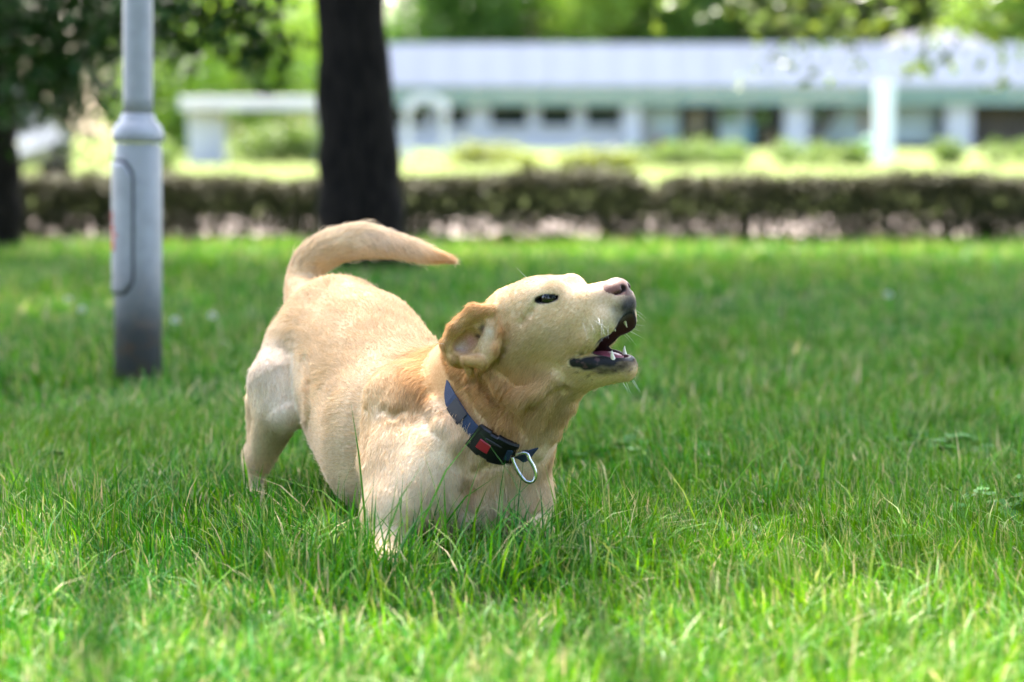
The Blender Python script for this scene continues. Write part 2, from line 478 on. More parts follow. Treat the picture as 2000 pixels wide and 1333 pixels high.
# ---- clipped hedge in two runs
def hedge(label, x0, x1, seed):
    yc, dep, H = 13.35, 0.62, 0.395
    o = empty("hedge", ((x0 + x1) / 2, yc, 0)); tag(o, label, "hedge", "clipped low hedge across the lawn")
    r = np.random.default_rng(seed); n = int((x1 - x0) * 12500)
    X = r.uniform(x0, x1, n); Z = r.uniform(0.02, H, n); Y = yc + dep * (r.random(n) - 0.5)
    top = r.random(n) < 0.28; Z[top] = H * r.uniform(0.90, 1.0, top.sum())
    m = ~top & (r.random(n) < 0.55); Y[m] = yc - dep * 0.5 + 0.10 * r.random(m.sum())
    Z += (0.018 * np.sin(X * 2.1 + seed) + 0.012 * np.sin(X * 5.3) + 0.008 * np.sin(X * 13.1)) * (Z / H)
    Z += np.where(top & (r.random(n) < 0.10), r.random(n) ** 2 * 0.07, 0) + 0.014 * np.sin(X * 0.9 + 1.0) * (Z / H)
    end = np.minimum(X - x0, x1 - X); Z *= np.clip(0.80 + end / 0.5, 0, 1)
    thin = np.clip((0.14 + 0.085 * np.sin(X * 6.1) * np.sin(X * 2.3) - Z) / 0.08, 0, 1)       # bare between the stems near the ground
    hole = 0.5 + 0.5 * np.sin(X * 19.0 + 3 * np.sin(X * 7.0)) * np.sin(Z * 40.0 + X * 11.0)
    keep = r.random(n) > thin * np.where(hole > 0.64, 0.985, 0.22); X, Y, Z = X[keep], Y[keep], Z[keep]; n = len(X)
    V, T, C = leaf_cloud(n, np.stack([X, Y, Z], 1), np.full(n, 0.006), np.ones(n), 0.034, ((0.040, 0.040, 0.017), (0.055, 0.055, 0.02), (0.075, 0.07, 0.028)), 0.3, aspect=1.5, seed=seed)
    me = raw_mesh("foliage", V - np.array(o.location), tris=T); vcol(me, C); f = link("foliage", me, M_DLEAF, o); f["kind"] = "stuff"
    bm = bmesh.new()
    for k in range(int((x1 - x0) * 16)):
        x = r.uniform(x0, x1); y = yc + r.uniform(-0.22, 0.22); dx = r.normal() * 0.05
        tube(bm, [(x - o.location.x, y - yc, -0.01), (x + dx * 0.5 - o.location.x, y - yc, 0.16), (x + dx - o.location.x, y + r.normal() * 0.03 - yc, 0.34)], [0.010, 0.008, 0.004], 5)
    bm_obj("stems", bm, M_BARK, o)["kind"] = "stuff"


xg = at(1275, 400, 13.3)[0]
hedge("clipped dark hedge running from the left edge to the gap right of the dog", -5.6, xg - 0.01, 51)
hedge("clipped dark hedge running from the gap to the right edge", xg + 0.01, 5.6, 52)

# ================================================================== the long white building
BD = 95.0
M_WHITE = mat_plain("white_render", (0.50, 0.475, 0.49), (0.46, 0.44, 0.455), 0.6, 0.7)
M_ROOF = mat_plain("white_sheet_roof", (0.37, 0.345, 0.365), (0.34, 0.318, 0.338), 0.4, 0.5)
M_TEAL = mat_plain("teal_fascia_paint", (0.13, 0.20, 0.185), (0.16, 0.235, 0.215), 0.8, 0.6)
M_GLASS = mat_plain("dark_window_glass", (0.006, 0.010, 0.010), (0.012, 0.020, 0.018), 0.7, 0.08)
M_PGLASS = mat_plain("pale_shop_glass", (0.42, 0.50, 0.52), (0.30, 0.36, 0.38), 0.35, 0.15)
M_BROWN = mat_plain("brown_timber", (0.08, 0.055, 0.035), (0.05, 0.04, 0.03), 1.5, 0.7)
bz = lambda v, d=BD: at(1000, v, d)[2]
bx_ = lambda u, d=BD: at(u, 262, d)[0]
bld = empty("long_building", (bx_(1350), BD + 5, 0))
tag(bld, "long low white building with pale roof, teal fascia and dark windows", "building")


def bbox(name, u0, u1, v0, v1, y0, y1, mat, parent=None, bevel=0.0, z=None):
    bm = bmesh.new(); par = parent or bld; L = bld.location
    z1, z0 = (bz(v0), bz(v1)) if z is None else z
    box(bm, bx_(u0) - L.x, bx_(u1) - L.x, BD + y0 - L.y, BD + y1 - L.y, z0, z1, bevel)
    return bm_obj(name, bm, mat, par)


XE = 2500
bbox("wall", 640, 1216, 205, 330, 0, 9, M_WHITE, z=(bz(203), -0.1))
bbox("wall", 1216, XE, 205, 330, 6, 9, M_WHITE, z=(bz(203), -0.1))
bbox("fascia", 600, XE, 168, 205, -1.2, -0.6, M_TEAL, z=(bz(168), bz(186)))
bbox("awning_beam", 600, XE, 186, 205, -1.0, -0.5, mat_plain("pale_teal_paint", (0.23, 0.32, 0.295), (0.20, 0.285, 0.26), 1.2, 0.6), z=(bz(187), bz(204)))
bbox("ceiling", 600, XE, 168, 205, -0.5, 9, M_WHITE, z=(bz(190), bz(203) + 0.02))
# sloped roof
bm = bmesh.new(); L = bld.location
xa, xb = bx_(600) - L.x, bx_(XE) - L.x
z0, z1 = bz(167), at(1000, 86, BD - 0.3)[2]
vs = [bm.verts.new(p) for p in ((xa, -6.4, z0), (xb, -6.4, z0), (xb, -5.3, z1), (xa, -5.3, z1), (xa, 5.5, z0), (xb, 5.5, z0), (xa, -6.4, z0 - 0.12), (xb, -6.4, z0 - 0.12), (xb, 5.5, z0 - 0.12), (xa, 5.5, z0 - 0.12))]
for f in ((0, 1, 2, 3), (3, 2, 5, 4), (6, 7, 1, 0), (9, 8, 7, 6), (4, 5, 8, 9), (0, 3, 4, 9, 6), (1, 7, 8, 5, 2)): bm.faces.new([vs[i] for i in f])
roof = bm_obj("roof", bm, M_ROOF, bld)
for k, u in enumerate(range(640, XE, 62)):      # standing seams of the sheet roof
    bm = bmesh.new(); x = bx_(u) - L.x
    q = [bm.verts.new(p) for p in ((x - 0.03, -6.4, z0), (x + 0.03, -6.4, z0), (x + 0.03, -5.3, z1), (x - 0.03, -5.3, z1), (x - 0.03, -6.46, z0), (x + 0.03, -6.46, z0), (x + 0.03, -5.36, z1), (x - 0.03, -5.36, z1))]
    for f in ((4, 5, 6, 7), (0, 4, 7, 3), (5, 1, 2, 6), (0, 1, 5, 4)): bm.faces.new([q[i] for i in f])
    bm_obj("roof_seam", bm, M_ROOF, roof)
for u0, u1 in ((764, 835), (852, 914), (958, 1030), (1055, 1118), (1144, 1212)):
    w = bbox("window", u0, u1, 208, 246, -0.10, 0.02, M_GLASS)
    fr = 2.0
    for a0, a1, c0, c1 in ((u0 - fr, u1 + fr, 205, 208), (u0 - fr, u1 + fr, 246, 250)):
        bbox("frame", a0, a1, c0, c1, -0.16, 0.01, M_WHITE, w)
    for a0, a1 in ((u0 - fr, u0), (u1, u1 + fr)):
        bbox("frame", a0, a1, 208.2, 245.8, -0.15, 0.01, M_WHITE, w)
    w2 = bbox("sill", u0 - 4, u1 + 4, 250.2, 253, -0.35, 0.01, M_WHITE, w)
for u0, u1 in ((1216, 1250), (1530, 1575), (1845, 1895), (2150, 2200)):
    bbox("pillar", u0, u1, 206, 330, -0.4, 0.4, M_WHITE, z=(bz(204), -0.1))
for u0, u1, m_ in ((1252, 1330, M_PGLASS), (1332, 1408, M_GLASS), (1410, 1470, M_PGLASS), (1472, 1528, M_GLASS), (1577, 1640, M_PGLASS), (1642, 1705, M_PGLASS), (1707, 1775, M_PGLASS), (1777, 1843, M_PGLASS), (1897, 2000, M_BROWN), (2002, 2148, M_BROWN)):
    bbox("shop_window", u0, u1, 208, 300, 1.2, 1.3, m_, z=(bz(207), 0.3))
bm = bmesh.new(); L = bld.location
tube(bm, [(bx_(1580) - L.x, BD - 0.2 - L.y, -0.05), (bx_(1606) - L.x, BD - 0.2 - L.y, 1.1), (bx_(1630) - L.x, BD - 0.3 - L.y, bz(204))], [0.30, 0.27, 0.22], 10)
bm_obj("leaning_prop", bm, M_BROWN, bld)
for u0, u1, v0, v1, c_ in ((1262, 1276, 236, 300, (.45, .40, .36)), (1284, 1300, 268, 296, (.42, .16, .09)), (1300, 1322, 262, 284, (.20, .25, .30)), (1355, 1372, 215, 262, (.34, .26, .16)), (1418, 1440, 216, 236, (.10, .20, .03)), (1462, 1476, 240, 286, (.12, .30, .36)),
                          (1486, 1505, 214, 240, (.14, .26, .04)), (1508, 1524, 262, 290, (.40, .26, .12)), (1600, 1622, 214, 240, (.10, .22, .04)), (1690, 1700, 214, 262, (.36, .22, .14)), (1780, 1830, 284, 300, (.03, .03, .035)), (1835, 1842, 236, 296, (.08, .12, .22))):
    bbox("display_panel", u0, u1, v0, v1, 1.0, 1.15, mat_plain("panel_paint", c_, rough=0.7))
# vaulted hall rising behind the right end
hall = empty("vaulted_hall", (bx_(1830, 98), 102, 0)); tag(hall, "pale hall with curved roof rising behind the building's right end", "building")
bm = bmesh.new(); R0 = bx_(1970, 98) - bx_(1690, 98); zt = at(1000, 58, 98)[2]; ring0, ring1 = [], []
for k in range(17):
    f = k / 16; x = -R0 / 2 + R0 * f; z = zt - 1.6 * abs(2 * f - 1) ** 2.4
    ring0.append(bm.verts.new((x, -4, z))); ring1.append(bm.verts.new((x, -3.0, z)))
for k in range(16): bm.faces.new((ring0[k], ring0[k + 1], ring1[k + 1], ring1[k]))
bm_obj("roof", bm, M_ROOF, hall, True)
bm = bmesh.new(); fr_ = []
for k in range(17):
    f = k / 16; x = -R0 / 2 + 0.05 + (R0 - 0.1) * f; fr_.append(bm.verts.new((x, -3.8, zt - 0.06 - 1.6 * abs(2 * f - 1) ** 2.4)))
fr_ += [bm.verts.new((R0 / 2 - 0.05, -3.8, 0)), bm.verts.new((-R0 / 2 + 0.05, -3.8, 0))]
bm.faces.new(fr_[::-1]); ex = bmesh.ops.extrude_face_region(bm, geom=bm.faces[:]); bmesh.ops.translate(bm, vec=(0, 0.7, 0), verts=[g for g in ex["geom"] if isinstance(g, bmesh.types.BMVert)])
bm_obj("wall", bm, M_WHITE, hall)

# ---- low concrete canopy on a wide pillar, left of the big trunk
M_CONC = mat_plain("pale_concrete", (0.62, 0.56, 0.54), (0.55, 0.48, 0.46), 2.0, 0.85)
d = 50.0; cp = empty("concrete_canopy", (at(405, 262, d)[0], d, 0)); tag(cp, "low pale concrete canopy slab on a wide white pillar", "canopy")
zc0, zc1 = at(0, 216, d)[2], at(0, 192, d)[2]; W_ = lambda u: at(u, 262, d)[0] - cp.location.x
bm = bmesh.new(); box(bm, W_(366), W_(640), -1.2, 1.2, zc0, zc1, 0.03); bm_obj("roof_slab", bm, M_CONC, cp)
bm = bmesh.new(); box(bm, W_(372), W_(440), -0.4, 0.4, -0.05, zc0 - 0.003, 0.02); bm_obj("pillar", bm, M_WHITE, cp)
bm = bmesh.new(); box(bm, W_(612), W_(634), -0.3, 0.3, -0.05, zc0 - 0.003, 0.02); bm_obj("pillar", bm, M_WHITE, cp)

# ---- white arch, white pillar and green bin on the far lawn
d = 53.0; ar = empty("garden_arch", (at(832, 262, d)[0], d, 0)); tag(ar, "white arched frame with solid hood standing before the building", "arch")
hw_ = px(36, d); zt = at(0, 222, d)[2]
for s in (-1, 1):
    bm = bmesh.new(); box(bm, s * hw_ - 0.10, s * hw_ + 0.10, -0.05, 0.05, -0.05, zt, 0.01); bm_obj("post", bm, M_WHITE, ar)
bm = bmesh.new(); o0, o1 = [], []
for k in range(15):
    a = math.pi * k / 14
    for lst, q in ((o0, hw_ + 0.12), (o1, hw_ - 0.12)): lst.append((q * math.cos(a), zt + 0.002 + q * math.sin(a) * 0.9))
va = [[bm.verts.new((x, y, z)) for x, z in lst] for lst in (o0, o1) for y in (-0.3, 0.3)]
for k in range(14):
    bm.faces.new((va[0][k], va[0][k + 1], va[1][k + 1], va[1][k])); bm.faces.new((va[2][k], va[3][k], va[3][k + 1], va[2][k + 1]))
    bm.faces.new((va[0][k], va[2][k], va[2][k + 1], va[0][k + 1])); bm.faces.new((va[1][k], va[1][k + 1], va[3][k + 1], va[3][k]))
bm_obj("hood", bm, M_WHITE, ar)
d = 52.0; pl_ = empty("white_pillar", (at(1726, 262, d)[0], d, 0)); tag(pl_, "tall plain white pillar standing alone before the glazed front", "pillar")
bm = bmesh.new(); hw_ = px(17, d); zt = at(0, 160, d)[2]; box(bm, -hw_, hw_, -0.12, 0.12, 0.06, zt - 0.04, 0.02); bm_obj("panel", bm, mat_plain("bright_white_paint", (0.70, 0.71, 0.70), (0.66, 0.67, 0.67), 2, 0.4), pl_)
bm = bmesh.new(); box(bm, -hw_ - 0.06, hw_ + 0.06, -0.2, 0.2, -0.05, 0.057, 0.01); bm_obj("plinth", bm, M_CONC, pl_)
bm = bmesh.new(); box(bm, -hw_ + 0.02, hw_ - 0.02, -0.1, 0.1, zt - 0.037, zt, 0.015); bm_obj("cap", bm, M_WHITE, pl_)
bn = empty("litter_bin", (at(1697, 262, 54)[0], 54, 0)); tag(bn, "small green litter bin beside the tall white pillar", "bin")
M_GBIN = mat_plain("green_bin_paint", (0.02, 0.22, 0.10), (0.02, 0.17, 0.08), 4, 0.5)
bm = bmesh.new(); lathe(bm, [(0.15, 0.06), (0.19, 0.45), (0.20, 0.46), (0.20, 0.50)], 20); bm_obj("bucket", bm, M_GBIN, bn, True)
bm = bmesh.new(); lathe(bm, [(0.03, -0.02), (0.03, 0.058)], 10); bm_obj("foot", bm, M_BARK, bn)
bm = bmesh.new(); lathe(bm, [(0.21, 0.503), (0.17, 0.58), (0.05, 0.61)], 20); bm_obj("lid", bm, M_GBIN, bn, True)

# ---- parked car at the far left, seen from behind
car = empty("parked_car", (at(-66, 262, 26)[0], 26, 0)); tag(car, "dark parked car with red tail lights at the far left edge", "car")
M_CAR = mat_plain("dark_car_paint", (0.02, 0.022, 0.03), (0.025, 0.027, 0.035), 2, 0.25)
prof = [(-2.0, 0.35), (-2.05, 0.75), (-1.95, 0.95), (-1.6, 1.30), (-0.9, 1.45), (0.4, 1.42), (1.0, 1.02), (1.9, 0.85), (2.05, 0.6), (2.0, 0.30)]
bm = bmesh.new(); lay = []
for x, ins in ((-0.86, 0.10), (-0.80, 0.0), (0.80, 0.0), (0.86, 0.10)):
    lay.append([bm.verts.new((x * (1 if z < 1.0 else 0.82), y * (1 - ins * 0.15), z - (ins * 0.3 if z > 0.6 else -ins * 0.3))) for y, z in prof])
for a, c in zip(lay[:-1], lay[1:]):
    for k in range(len(prof)): bm.faces.new((a[k], a[(k + 1) % len(prof)], c[(k + 1) % len(prof)], c[k]))
bm.faces.new(lay[0]); bm.faces.new(lay[-1][::-1])
bm_obj("body", bm, M_CAR, car, False)
bm = bmesh.new(); qv = [bm.verts.new(p) for p in ((-0.62, -1.945, 1.0), (0.62, -1.945, 1.0), (0.55, -1.645, 1.27), (-0.55, -1.645, 1.27))]; bm.faces.new(qv)
ex = bmesh.ops.extrude_face_region(bm, geom=bm.faces[:]); bmesh.ops.translate(bm, vec=(0, -0.03, 0.02), verts=[g for g in ex["geom"] if isinstance(g, bmesh.types.BMVert)])
bm_obj("rear_window", bm, M_GLASS, car)
t = NT("tail_lamp"); em = t.n("ShaderNodeEmission", Strength=2.2); em.inputs[0].default_value = (0.85, 0.03, 0.06, 1); M_TAIL = t.done(em)
for s in (-1, 1):
    bm = bmesh.new(); box(bm, s * 0.72 - 0.09, s * 0.72 + 0.09, -2.10, -1.98, 0.58, 0.72, 0.02); bm_obj("tail_light", bm, M_TAIL, car)
    bm = bmesh.new(); box(bm, s * 0.50 - 0.07, s * 0.50 + 0.07, -2.08, -1.99, 0.40, 0.47, 0.01); bm_obj("glowing_reflector", bm, M_TAIL, car)  # emission stands in for the light this part would throw back
    for y in (-1.3, 1.3):
        bm = bmesh.new(); lathe(bm, [(0.20, -0.09), (0.31, -0.09), (0.32, -0.06), (0.32, 0.06), (0.31, 0.09), (0.20, 0.09)], 24)
        bmesh.ops.rotate(bm, cent=(0, 0, 0), matrix=Matrix.Rotation(math.pi / 2, 3, 'Y'), verts=bm.verts); bmesh.ops.translate(bm, vec=(s * 0.78, y, 0.31), verts=bm.verts)
        bm_obj("wheel", bm, M_BARK, car)

# ================================================================== lamp post
LD = 5.68; lp0 = at(270, 755, LD); lp = empty("lamp_post", (lp0[0], LD, 0)); tag(lp, "grey painted steel lamp post with access door, darker at its foot", "lamp post")
t = NT("grey_post_paint")
pb = t.n("ShaderNodeBsdfPrincipled", Roughness=0.42)
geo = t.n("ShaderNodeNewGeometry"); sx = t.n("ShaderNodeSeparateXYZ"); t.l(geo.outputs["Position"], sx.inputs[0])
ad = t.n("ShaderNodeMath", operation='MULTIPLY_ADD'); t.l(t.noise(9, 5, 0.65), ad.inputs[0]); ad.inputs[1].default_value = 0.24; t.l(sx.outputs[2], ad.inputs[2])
foot_mask = t.ramp(ad.outputs[0], [(0.26, 1.0), (0.50, 0.0)])
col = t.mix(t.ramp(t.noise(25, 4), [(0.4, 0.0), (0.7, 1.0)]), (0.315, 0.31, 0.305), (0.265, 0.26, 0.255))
foot_col = t.mix(t.ramp(t.noise(18, 5, 0.7), [(0.5, 0.0), (0.7, 1.0)]), (0.085, 0.080, 0.085), (0.15, 0.085, 0.06))  # darker grey-brown tone that sets in towards the foot, with a noisy edge
t.l(t.mix(foot_mask, col, foot_col), pb.inputs["Base Color"])
bp = t.n("ShaderNodeBump", Strength=0.25, Distance=0.004); t.l(t.noise(60, 5), bp.inputs["Height"]); t.l(bp.outputs[0], pb.inputs["Normal"])
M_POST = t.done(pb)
RB = px(46.5, LD)
zc = at(0, 280, LD)[2]; zs = at(0, 228, LD)[2]
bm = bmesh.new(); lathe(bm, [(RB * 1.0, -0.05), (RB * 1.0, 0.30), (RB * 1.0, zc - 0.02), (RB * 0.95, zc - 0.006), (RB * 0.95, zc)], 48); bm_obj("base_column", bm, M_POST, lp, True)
rs = px(29, LD)
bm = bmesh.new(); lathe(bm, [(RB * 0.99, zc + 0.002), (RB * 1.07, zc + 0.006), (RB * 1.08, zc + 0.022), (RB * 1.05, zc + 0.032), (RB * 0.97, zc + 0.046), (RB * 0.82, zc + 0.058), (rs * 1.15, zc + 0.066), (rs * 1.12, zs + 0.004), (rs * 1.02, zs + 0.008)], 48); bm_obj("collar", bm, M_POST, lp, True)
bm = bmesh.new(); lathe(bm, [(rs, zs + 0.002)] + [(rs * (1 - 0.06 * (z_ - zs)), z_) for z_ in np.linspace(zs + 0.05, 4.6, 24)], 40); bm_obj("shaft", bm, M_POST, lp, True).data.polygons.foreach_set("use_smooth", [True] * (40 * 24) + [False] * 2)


def door_patch(name, a0, a1, z0, z1, r0, r1, mat, parent, na=22, nz_=30):
    """curved plate on the column with rounded corners; angles measured from the side facing the viewer, towards the left"""
    bm = bmesh.new(); rows = []
    for lay_, rr in ((0, r0), (1, r1)):
        g = []
        for i in range(na + 1):
            for j in range(nz_ + 1):
                x, y = 2 * i / na - 1, 2 * j / nz_ - 1
                yl = (1 - max(0, (abs(x) - 0.35) / 0.65) ** 2.6 * 0.22)
                sh = 1.0 if lay_ == 0 else 0.965
                aa = (a0 + a1) / 2 + x * sh * (a1 - a0) / 2; zz = (z0 + z1) / 2 + y * yl * sh * (z1 - z0) / 2
                g.append(bm.verts.new((-rr * math.sin(aa), -rr * math.cos(aa), zz)))
        rows.append(g)
    idx = lambda i, j: i * (nz_ + 1) + j
    for g, fl in ((rows[0], True), (rows[1], False)):
        for i in range(na):
            for j in range(nz_):
                q = (g[idx(i, j)], g[idx(i + 1, j)], g[idx(i + 1, j + 1)], g[idx(i, j + 1)]); bm.faces.new(q if not fl else q[::-1])
    per = [idx(i, 0) for i in range(na + 1)] + [idx(na, j) for j in range(1, nz_ + 1)] + [idx(i, nz_) for i in range(na - 1, -1, -1)] + [idx(0, j) for j in range(nz_ - 1, 0, -1)]
    for k in range(len(per)):
        p, q = per[k], per[(k + 1) % len(per)]; bm.faces.new((rows[0][p], rows[0][q], rows[1][q], rows[1][p]))
    return bm_obj(name, bm, mat, parent, True)


dz0, dz1 = at(0, 574, LD)[2], at(0, 316, LD)[2]
door_patch("door_gap", math.radians(-3), math.radians(118), dz0 - 0.006, dz1 + 0.012, RB - 0.004, RB + 0.0012, mat_plain("black_gap", (0.02, 0.02, 0.025), rough=0.8), lp)
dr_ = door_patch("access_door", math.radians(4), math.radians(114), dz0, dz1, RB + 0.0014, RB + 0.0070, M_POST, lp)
M_REDP = mat_plain("red_spray_paint", (0.50, 0.05, 0.03), (0.40, 0.04, 0.03), 30, 0.5)
for a, z0_, z1_, w_ in ((60, 0.375, 0.415, 9), (56, 0.415, 0.43, 14), (62, 0.43, 0.455, 9), (66, 0.455, 0.49, 6)):
    door_patch("red_paint_mark", math.radians(a - w_), math.radians(a + w_), z0_ + 0.002, z1_ - 0.002, RB + 0.0065, RB + 0.0078, M_REDP, dr_, 6, 6)
bm = bmesh.new(); bmesh.ops.create_uvsphere(bm, u_segments=10, v_segments=6, radius=0.005); bmesh.ops.translate(bm, vec=(-RB * math.sin(1.2) - 0.003, -RB * math.cos(1.2) - 0.004, dz0 + 0.05), verts=bm.verts); bm_obj("lock", bm, M_BARK, dr_, True)

lp.rotation_euler = (0, math.radians(1.0), 0)       # the post leans a touch
# ================================================================== the dog
# The body is a smooth union of tapered limbs (a distance field) turned into one continuous mesh.
CREAM = (0.64, 0.475, 0.27); PALE = (0.69, 0.56, 0.385); WHITE = (0.73, 0.63, 0.50)
TAN = (0.54, 0.325, 0.135); RUST = (0.48, 0.24, 0.075); BLACK = (0.004, 0.0035, 0.004); PINK = (0.55, 0.30, 0.29)

PR = []          # kind, a, b, ra, rb, k, colour, hair length (mm)


def bone(a, b, ra, rb, k=0.03, c=CREAM, h=12, flow=None):
    """tapered limb between two (u, v, depth) points; radii in photograph pixels; hair runs from a to b"""
    A, B = at(*a), at(*b)
    PR.append(dict(t="c", a=A, b=B, ra=px(ra, a[2]), rb=px(rb, b[2]), k=k, c=c, h=h, f=(B - A) if flow is None else np.array(flow, float)))


# head frame: origin inside the skull
psi, pit, rol = math.radians(33), math.radians(15), math.radians(5)
HF = np.array([math.cos(psi) * math.cos(pit), -math.sin(psi) * math.cos(pit), math.sin(pit)])
_L0 = np.array([math.sin(psi), math.cos(psi), 0.0]); _U0 = np.cross(HF, _L0)
HL = math.cos(rol) * _L0 + math.sin(rol) * _U0
HU = math.cos(rol) * _U0 - math.sin(rol) * _L0
HO = at(1022, 622, 3.42)
HM = np.stack([HF, HL, HU])          # rows: local axes in the world


def hd(f, l, u):
    return HO + f * HF + l * HL + u * HU


def hbone(a, b, ra, rb, k=0.015, c=CREAM, h=7, flow=None):
    A, B = hd(*a), hd(*b)
    fl = (B - A) if flow is None else flow[0] * HF + flow[1] * HL + flow[2] * HU
    PR.append(dict(t="c", a=A, b=B, ra=ra, rb=rb, k=k, c=c, h=h, f=fl))


def hell(ctr, rad, k=0.012, c=CREAM, h=6, flow=(-1, 0, -0.2), sub=False, rot=None):
    M = HM if rot is None else rot @ HM
    PR.append(dict(t="e", a=hd(*ctr), r=np.array(rad), M=M, k=k, c=c, h=h, f=flow[0] * HF + flow[1] * HL + flow[2] * HU, sub=sub))


def ell(ctr, rad, axes, k=0.015, c=CREAM, h=8, flow=(0, 0, -1), sub=False):
    PR.append(dict(t="e", a=at(*ctr), r=np.array(rad), M=np.array(axes, float), k=k, c=c, h=h, f=np.array(flow, float), sub=sub))


def flow_noise(X, f, seed):
    r = np.random.default_rng(seed); o = np.zeros(len(X))
    for _ in range(5):
        k = r.normal(size=3); k *= f / np.linalg.norm(k) * r.uniform(0.6, 1.5)
        o += np.sin(X @ k + r.uniform(0, 6.28))
    return o / 2.2


# ---- trunk (hair runs from the neck to the tail)
bone((775, 835, 3.66), (660, 660, 3.92), 150, 122, 0.05, CREAM, 12)
bone((800, 760, 3.68), (728, 660, 3.82), 92, 88, 0.05, CREAM, 12)         # back line
bone((765, 880, 3.66), (690, 780, 3.80), 130, 105, 0.05, PALE, 12)         # belly
bone((905, 880, 3.50), (790, 850, 3.62), 120, 140, 0.05, PALE, 14)         # chest
bone((955, 870, 3.46), (945, 945, 3.47), 108, 108, 0.04, PALE, 16)
bone((860, 950, 3.42), (945, 990, 3.46), 66, 60, 0.04, PALE, 14)
bone((945, 990, 3.46), (1020, 985, 3.49), 60, 48, 0.04, PALE, 12)
bone((810, 985, 3.39), (900, 1015, 3.43), 50, 50, 0.04, PALE, 12)         # forechest
# ---- neck
bone((1000, 700, 3.46), (880, 800, 3.56), 98, 125, 0.05, TAN, 18)
bone((1045, 730, 3.43), (985, 850, 3.47), 92, 100, 0.04, TAN, 18)
# ---- right hind leg (near side)
bone((590, 690, 3.88), (548, 765, 3.83), 80, 64, 0.022, PALE, 10)
bone((545, 745, 3.82), (562, 806, 3.78), 60, 38, 0.012, WHITE, 10)          # knee
bone((545, 800, 3.81), (510, 895, 3.90), 48, 27, 0.015, PALE, 9)            # shank
bone((500, 780, 3.87), (502, 895, 3.92), 20, 18, 0.02, PALE, 8)            # heel tendon
bone((500, 890, 3.92), (496, 965, 3.91), 25, 21, 0.02, PALE, 7)            # hock to foot
bone((497, 975, 3.90), (512, 990, 3.82), 25, 22, 0.015, PALE, 6)           # paw
# ---- left hind leg (far side)
bone((700, 720, 4.02), (690, 800, 3.98), 85, 60, 0.04, CREAM, 10)
bone((690, 800, 3.98), (668, 880, 4.06), 42, 26, 0.02, CREAM, 9)
bone((668, 880, 4.06), (660, 940, 4.05), 24, 20, 0.02, CREAM, 7)
bone((660, 946, 4.04), (672, 958, 3.96), 23, 20, 0.015, CREAM, 6)
# ---- tail
_tp = [(600, 600, 3.96, 42), (589, 562, 4.02, 31), (601, 522, 4.04, 32), (626, 497, 4.04, 32), (662, 477, 4.03, 32), (708, 470, 4.01, 30),
       (770, 480, 3.98, 23), (830, 495, 3.95, 14), (866, 503, 3.93, 8), (884, 508, 3.92, 4)]
_tc = [CREAM, CREAM, PALE, PALE, PALE, PALE, PALE, CREAM, TAN, PALE]
_th = [12, 14, 18, 22, 24, 24, 22, 18, 14, 12]
_ta = np.array(_tp); _tt = np.linspace(0, len(_tp) - 1, 37)


def catmull(A, t):
    i = np.clip(int(t), 0, len(A) - 2); f = t - i
    p0, p1, p2, p3 = A[max(i - 1, 0)], A[i], A[i + 1], A[min(i + 2, len(A) - 1)]
    return 0.5 * (2 * p1 + (p2 - p0) * f + (2 * p0 - 5 * p1 + 4 * p2 - p3) * f * f + (3 * p1 - p0 - 3 * p2 + p3) * f ** 3)


_ts = [catmull(_ta, x) for x in _tt]
for i in range(36):
    p, q = _ts[i], _ts[i + 1]; j = int(_tt[i])
    bone(p[:3], q[:3], p[3], q[3], 0.006, _tc[j], _th[j])
# ---- right foreleg (near side): upper arm, elbow near the ground, forearm towards the camera
bone((800, 800, 3.50), (775, 920, 3.43), 70, 66, 0.03, CREAM, 11)
bone((775, 905, 3.43), (757, 1010, 3.36), 64, 48, 0.025, PALE, 9)
bone((850, 900, 3.42), (780, 990, 3.36), 72, 52, 0.035, PALE, 11)
bone((757, 1010, 3.37), (753, 1075, 3.31), 48, 34, 0.02, PALE, 7)
bone((753, 1075, 3.31), (756, 1100, 3.24), 32, 25, 0.02, PALE, 6)          # paw, down in the grass
bone((738, 770, 3.50), (728, 900, 3.46), 20, 26, 0.03, CREAM, 11)          # rear edge of the upper arm
bone((752, 780, 3.49), (775, 800, 3.475), 16, 24, 0.03, CREAM, 12)          # loose skin over the shoulder
bone((775, 760, 3.525), (850, 800, 3.48), 30, 20, 0.05, CREAM, 13)
# ---- left foreleg (far side)
bone((1005, 880, 3.49), (1025, 955, 3.49), 52, 48, 0.03, PALE, 10)
bone((1025, 955, 3.49), (1035, 1015, 3.49), 46, 36, 0.02, PALE, 8)
bone((1035, 1020, 3.49), (1070, 1060, 3.38), 32, 26, 0.015, PALE, 6)
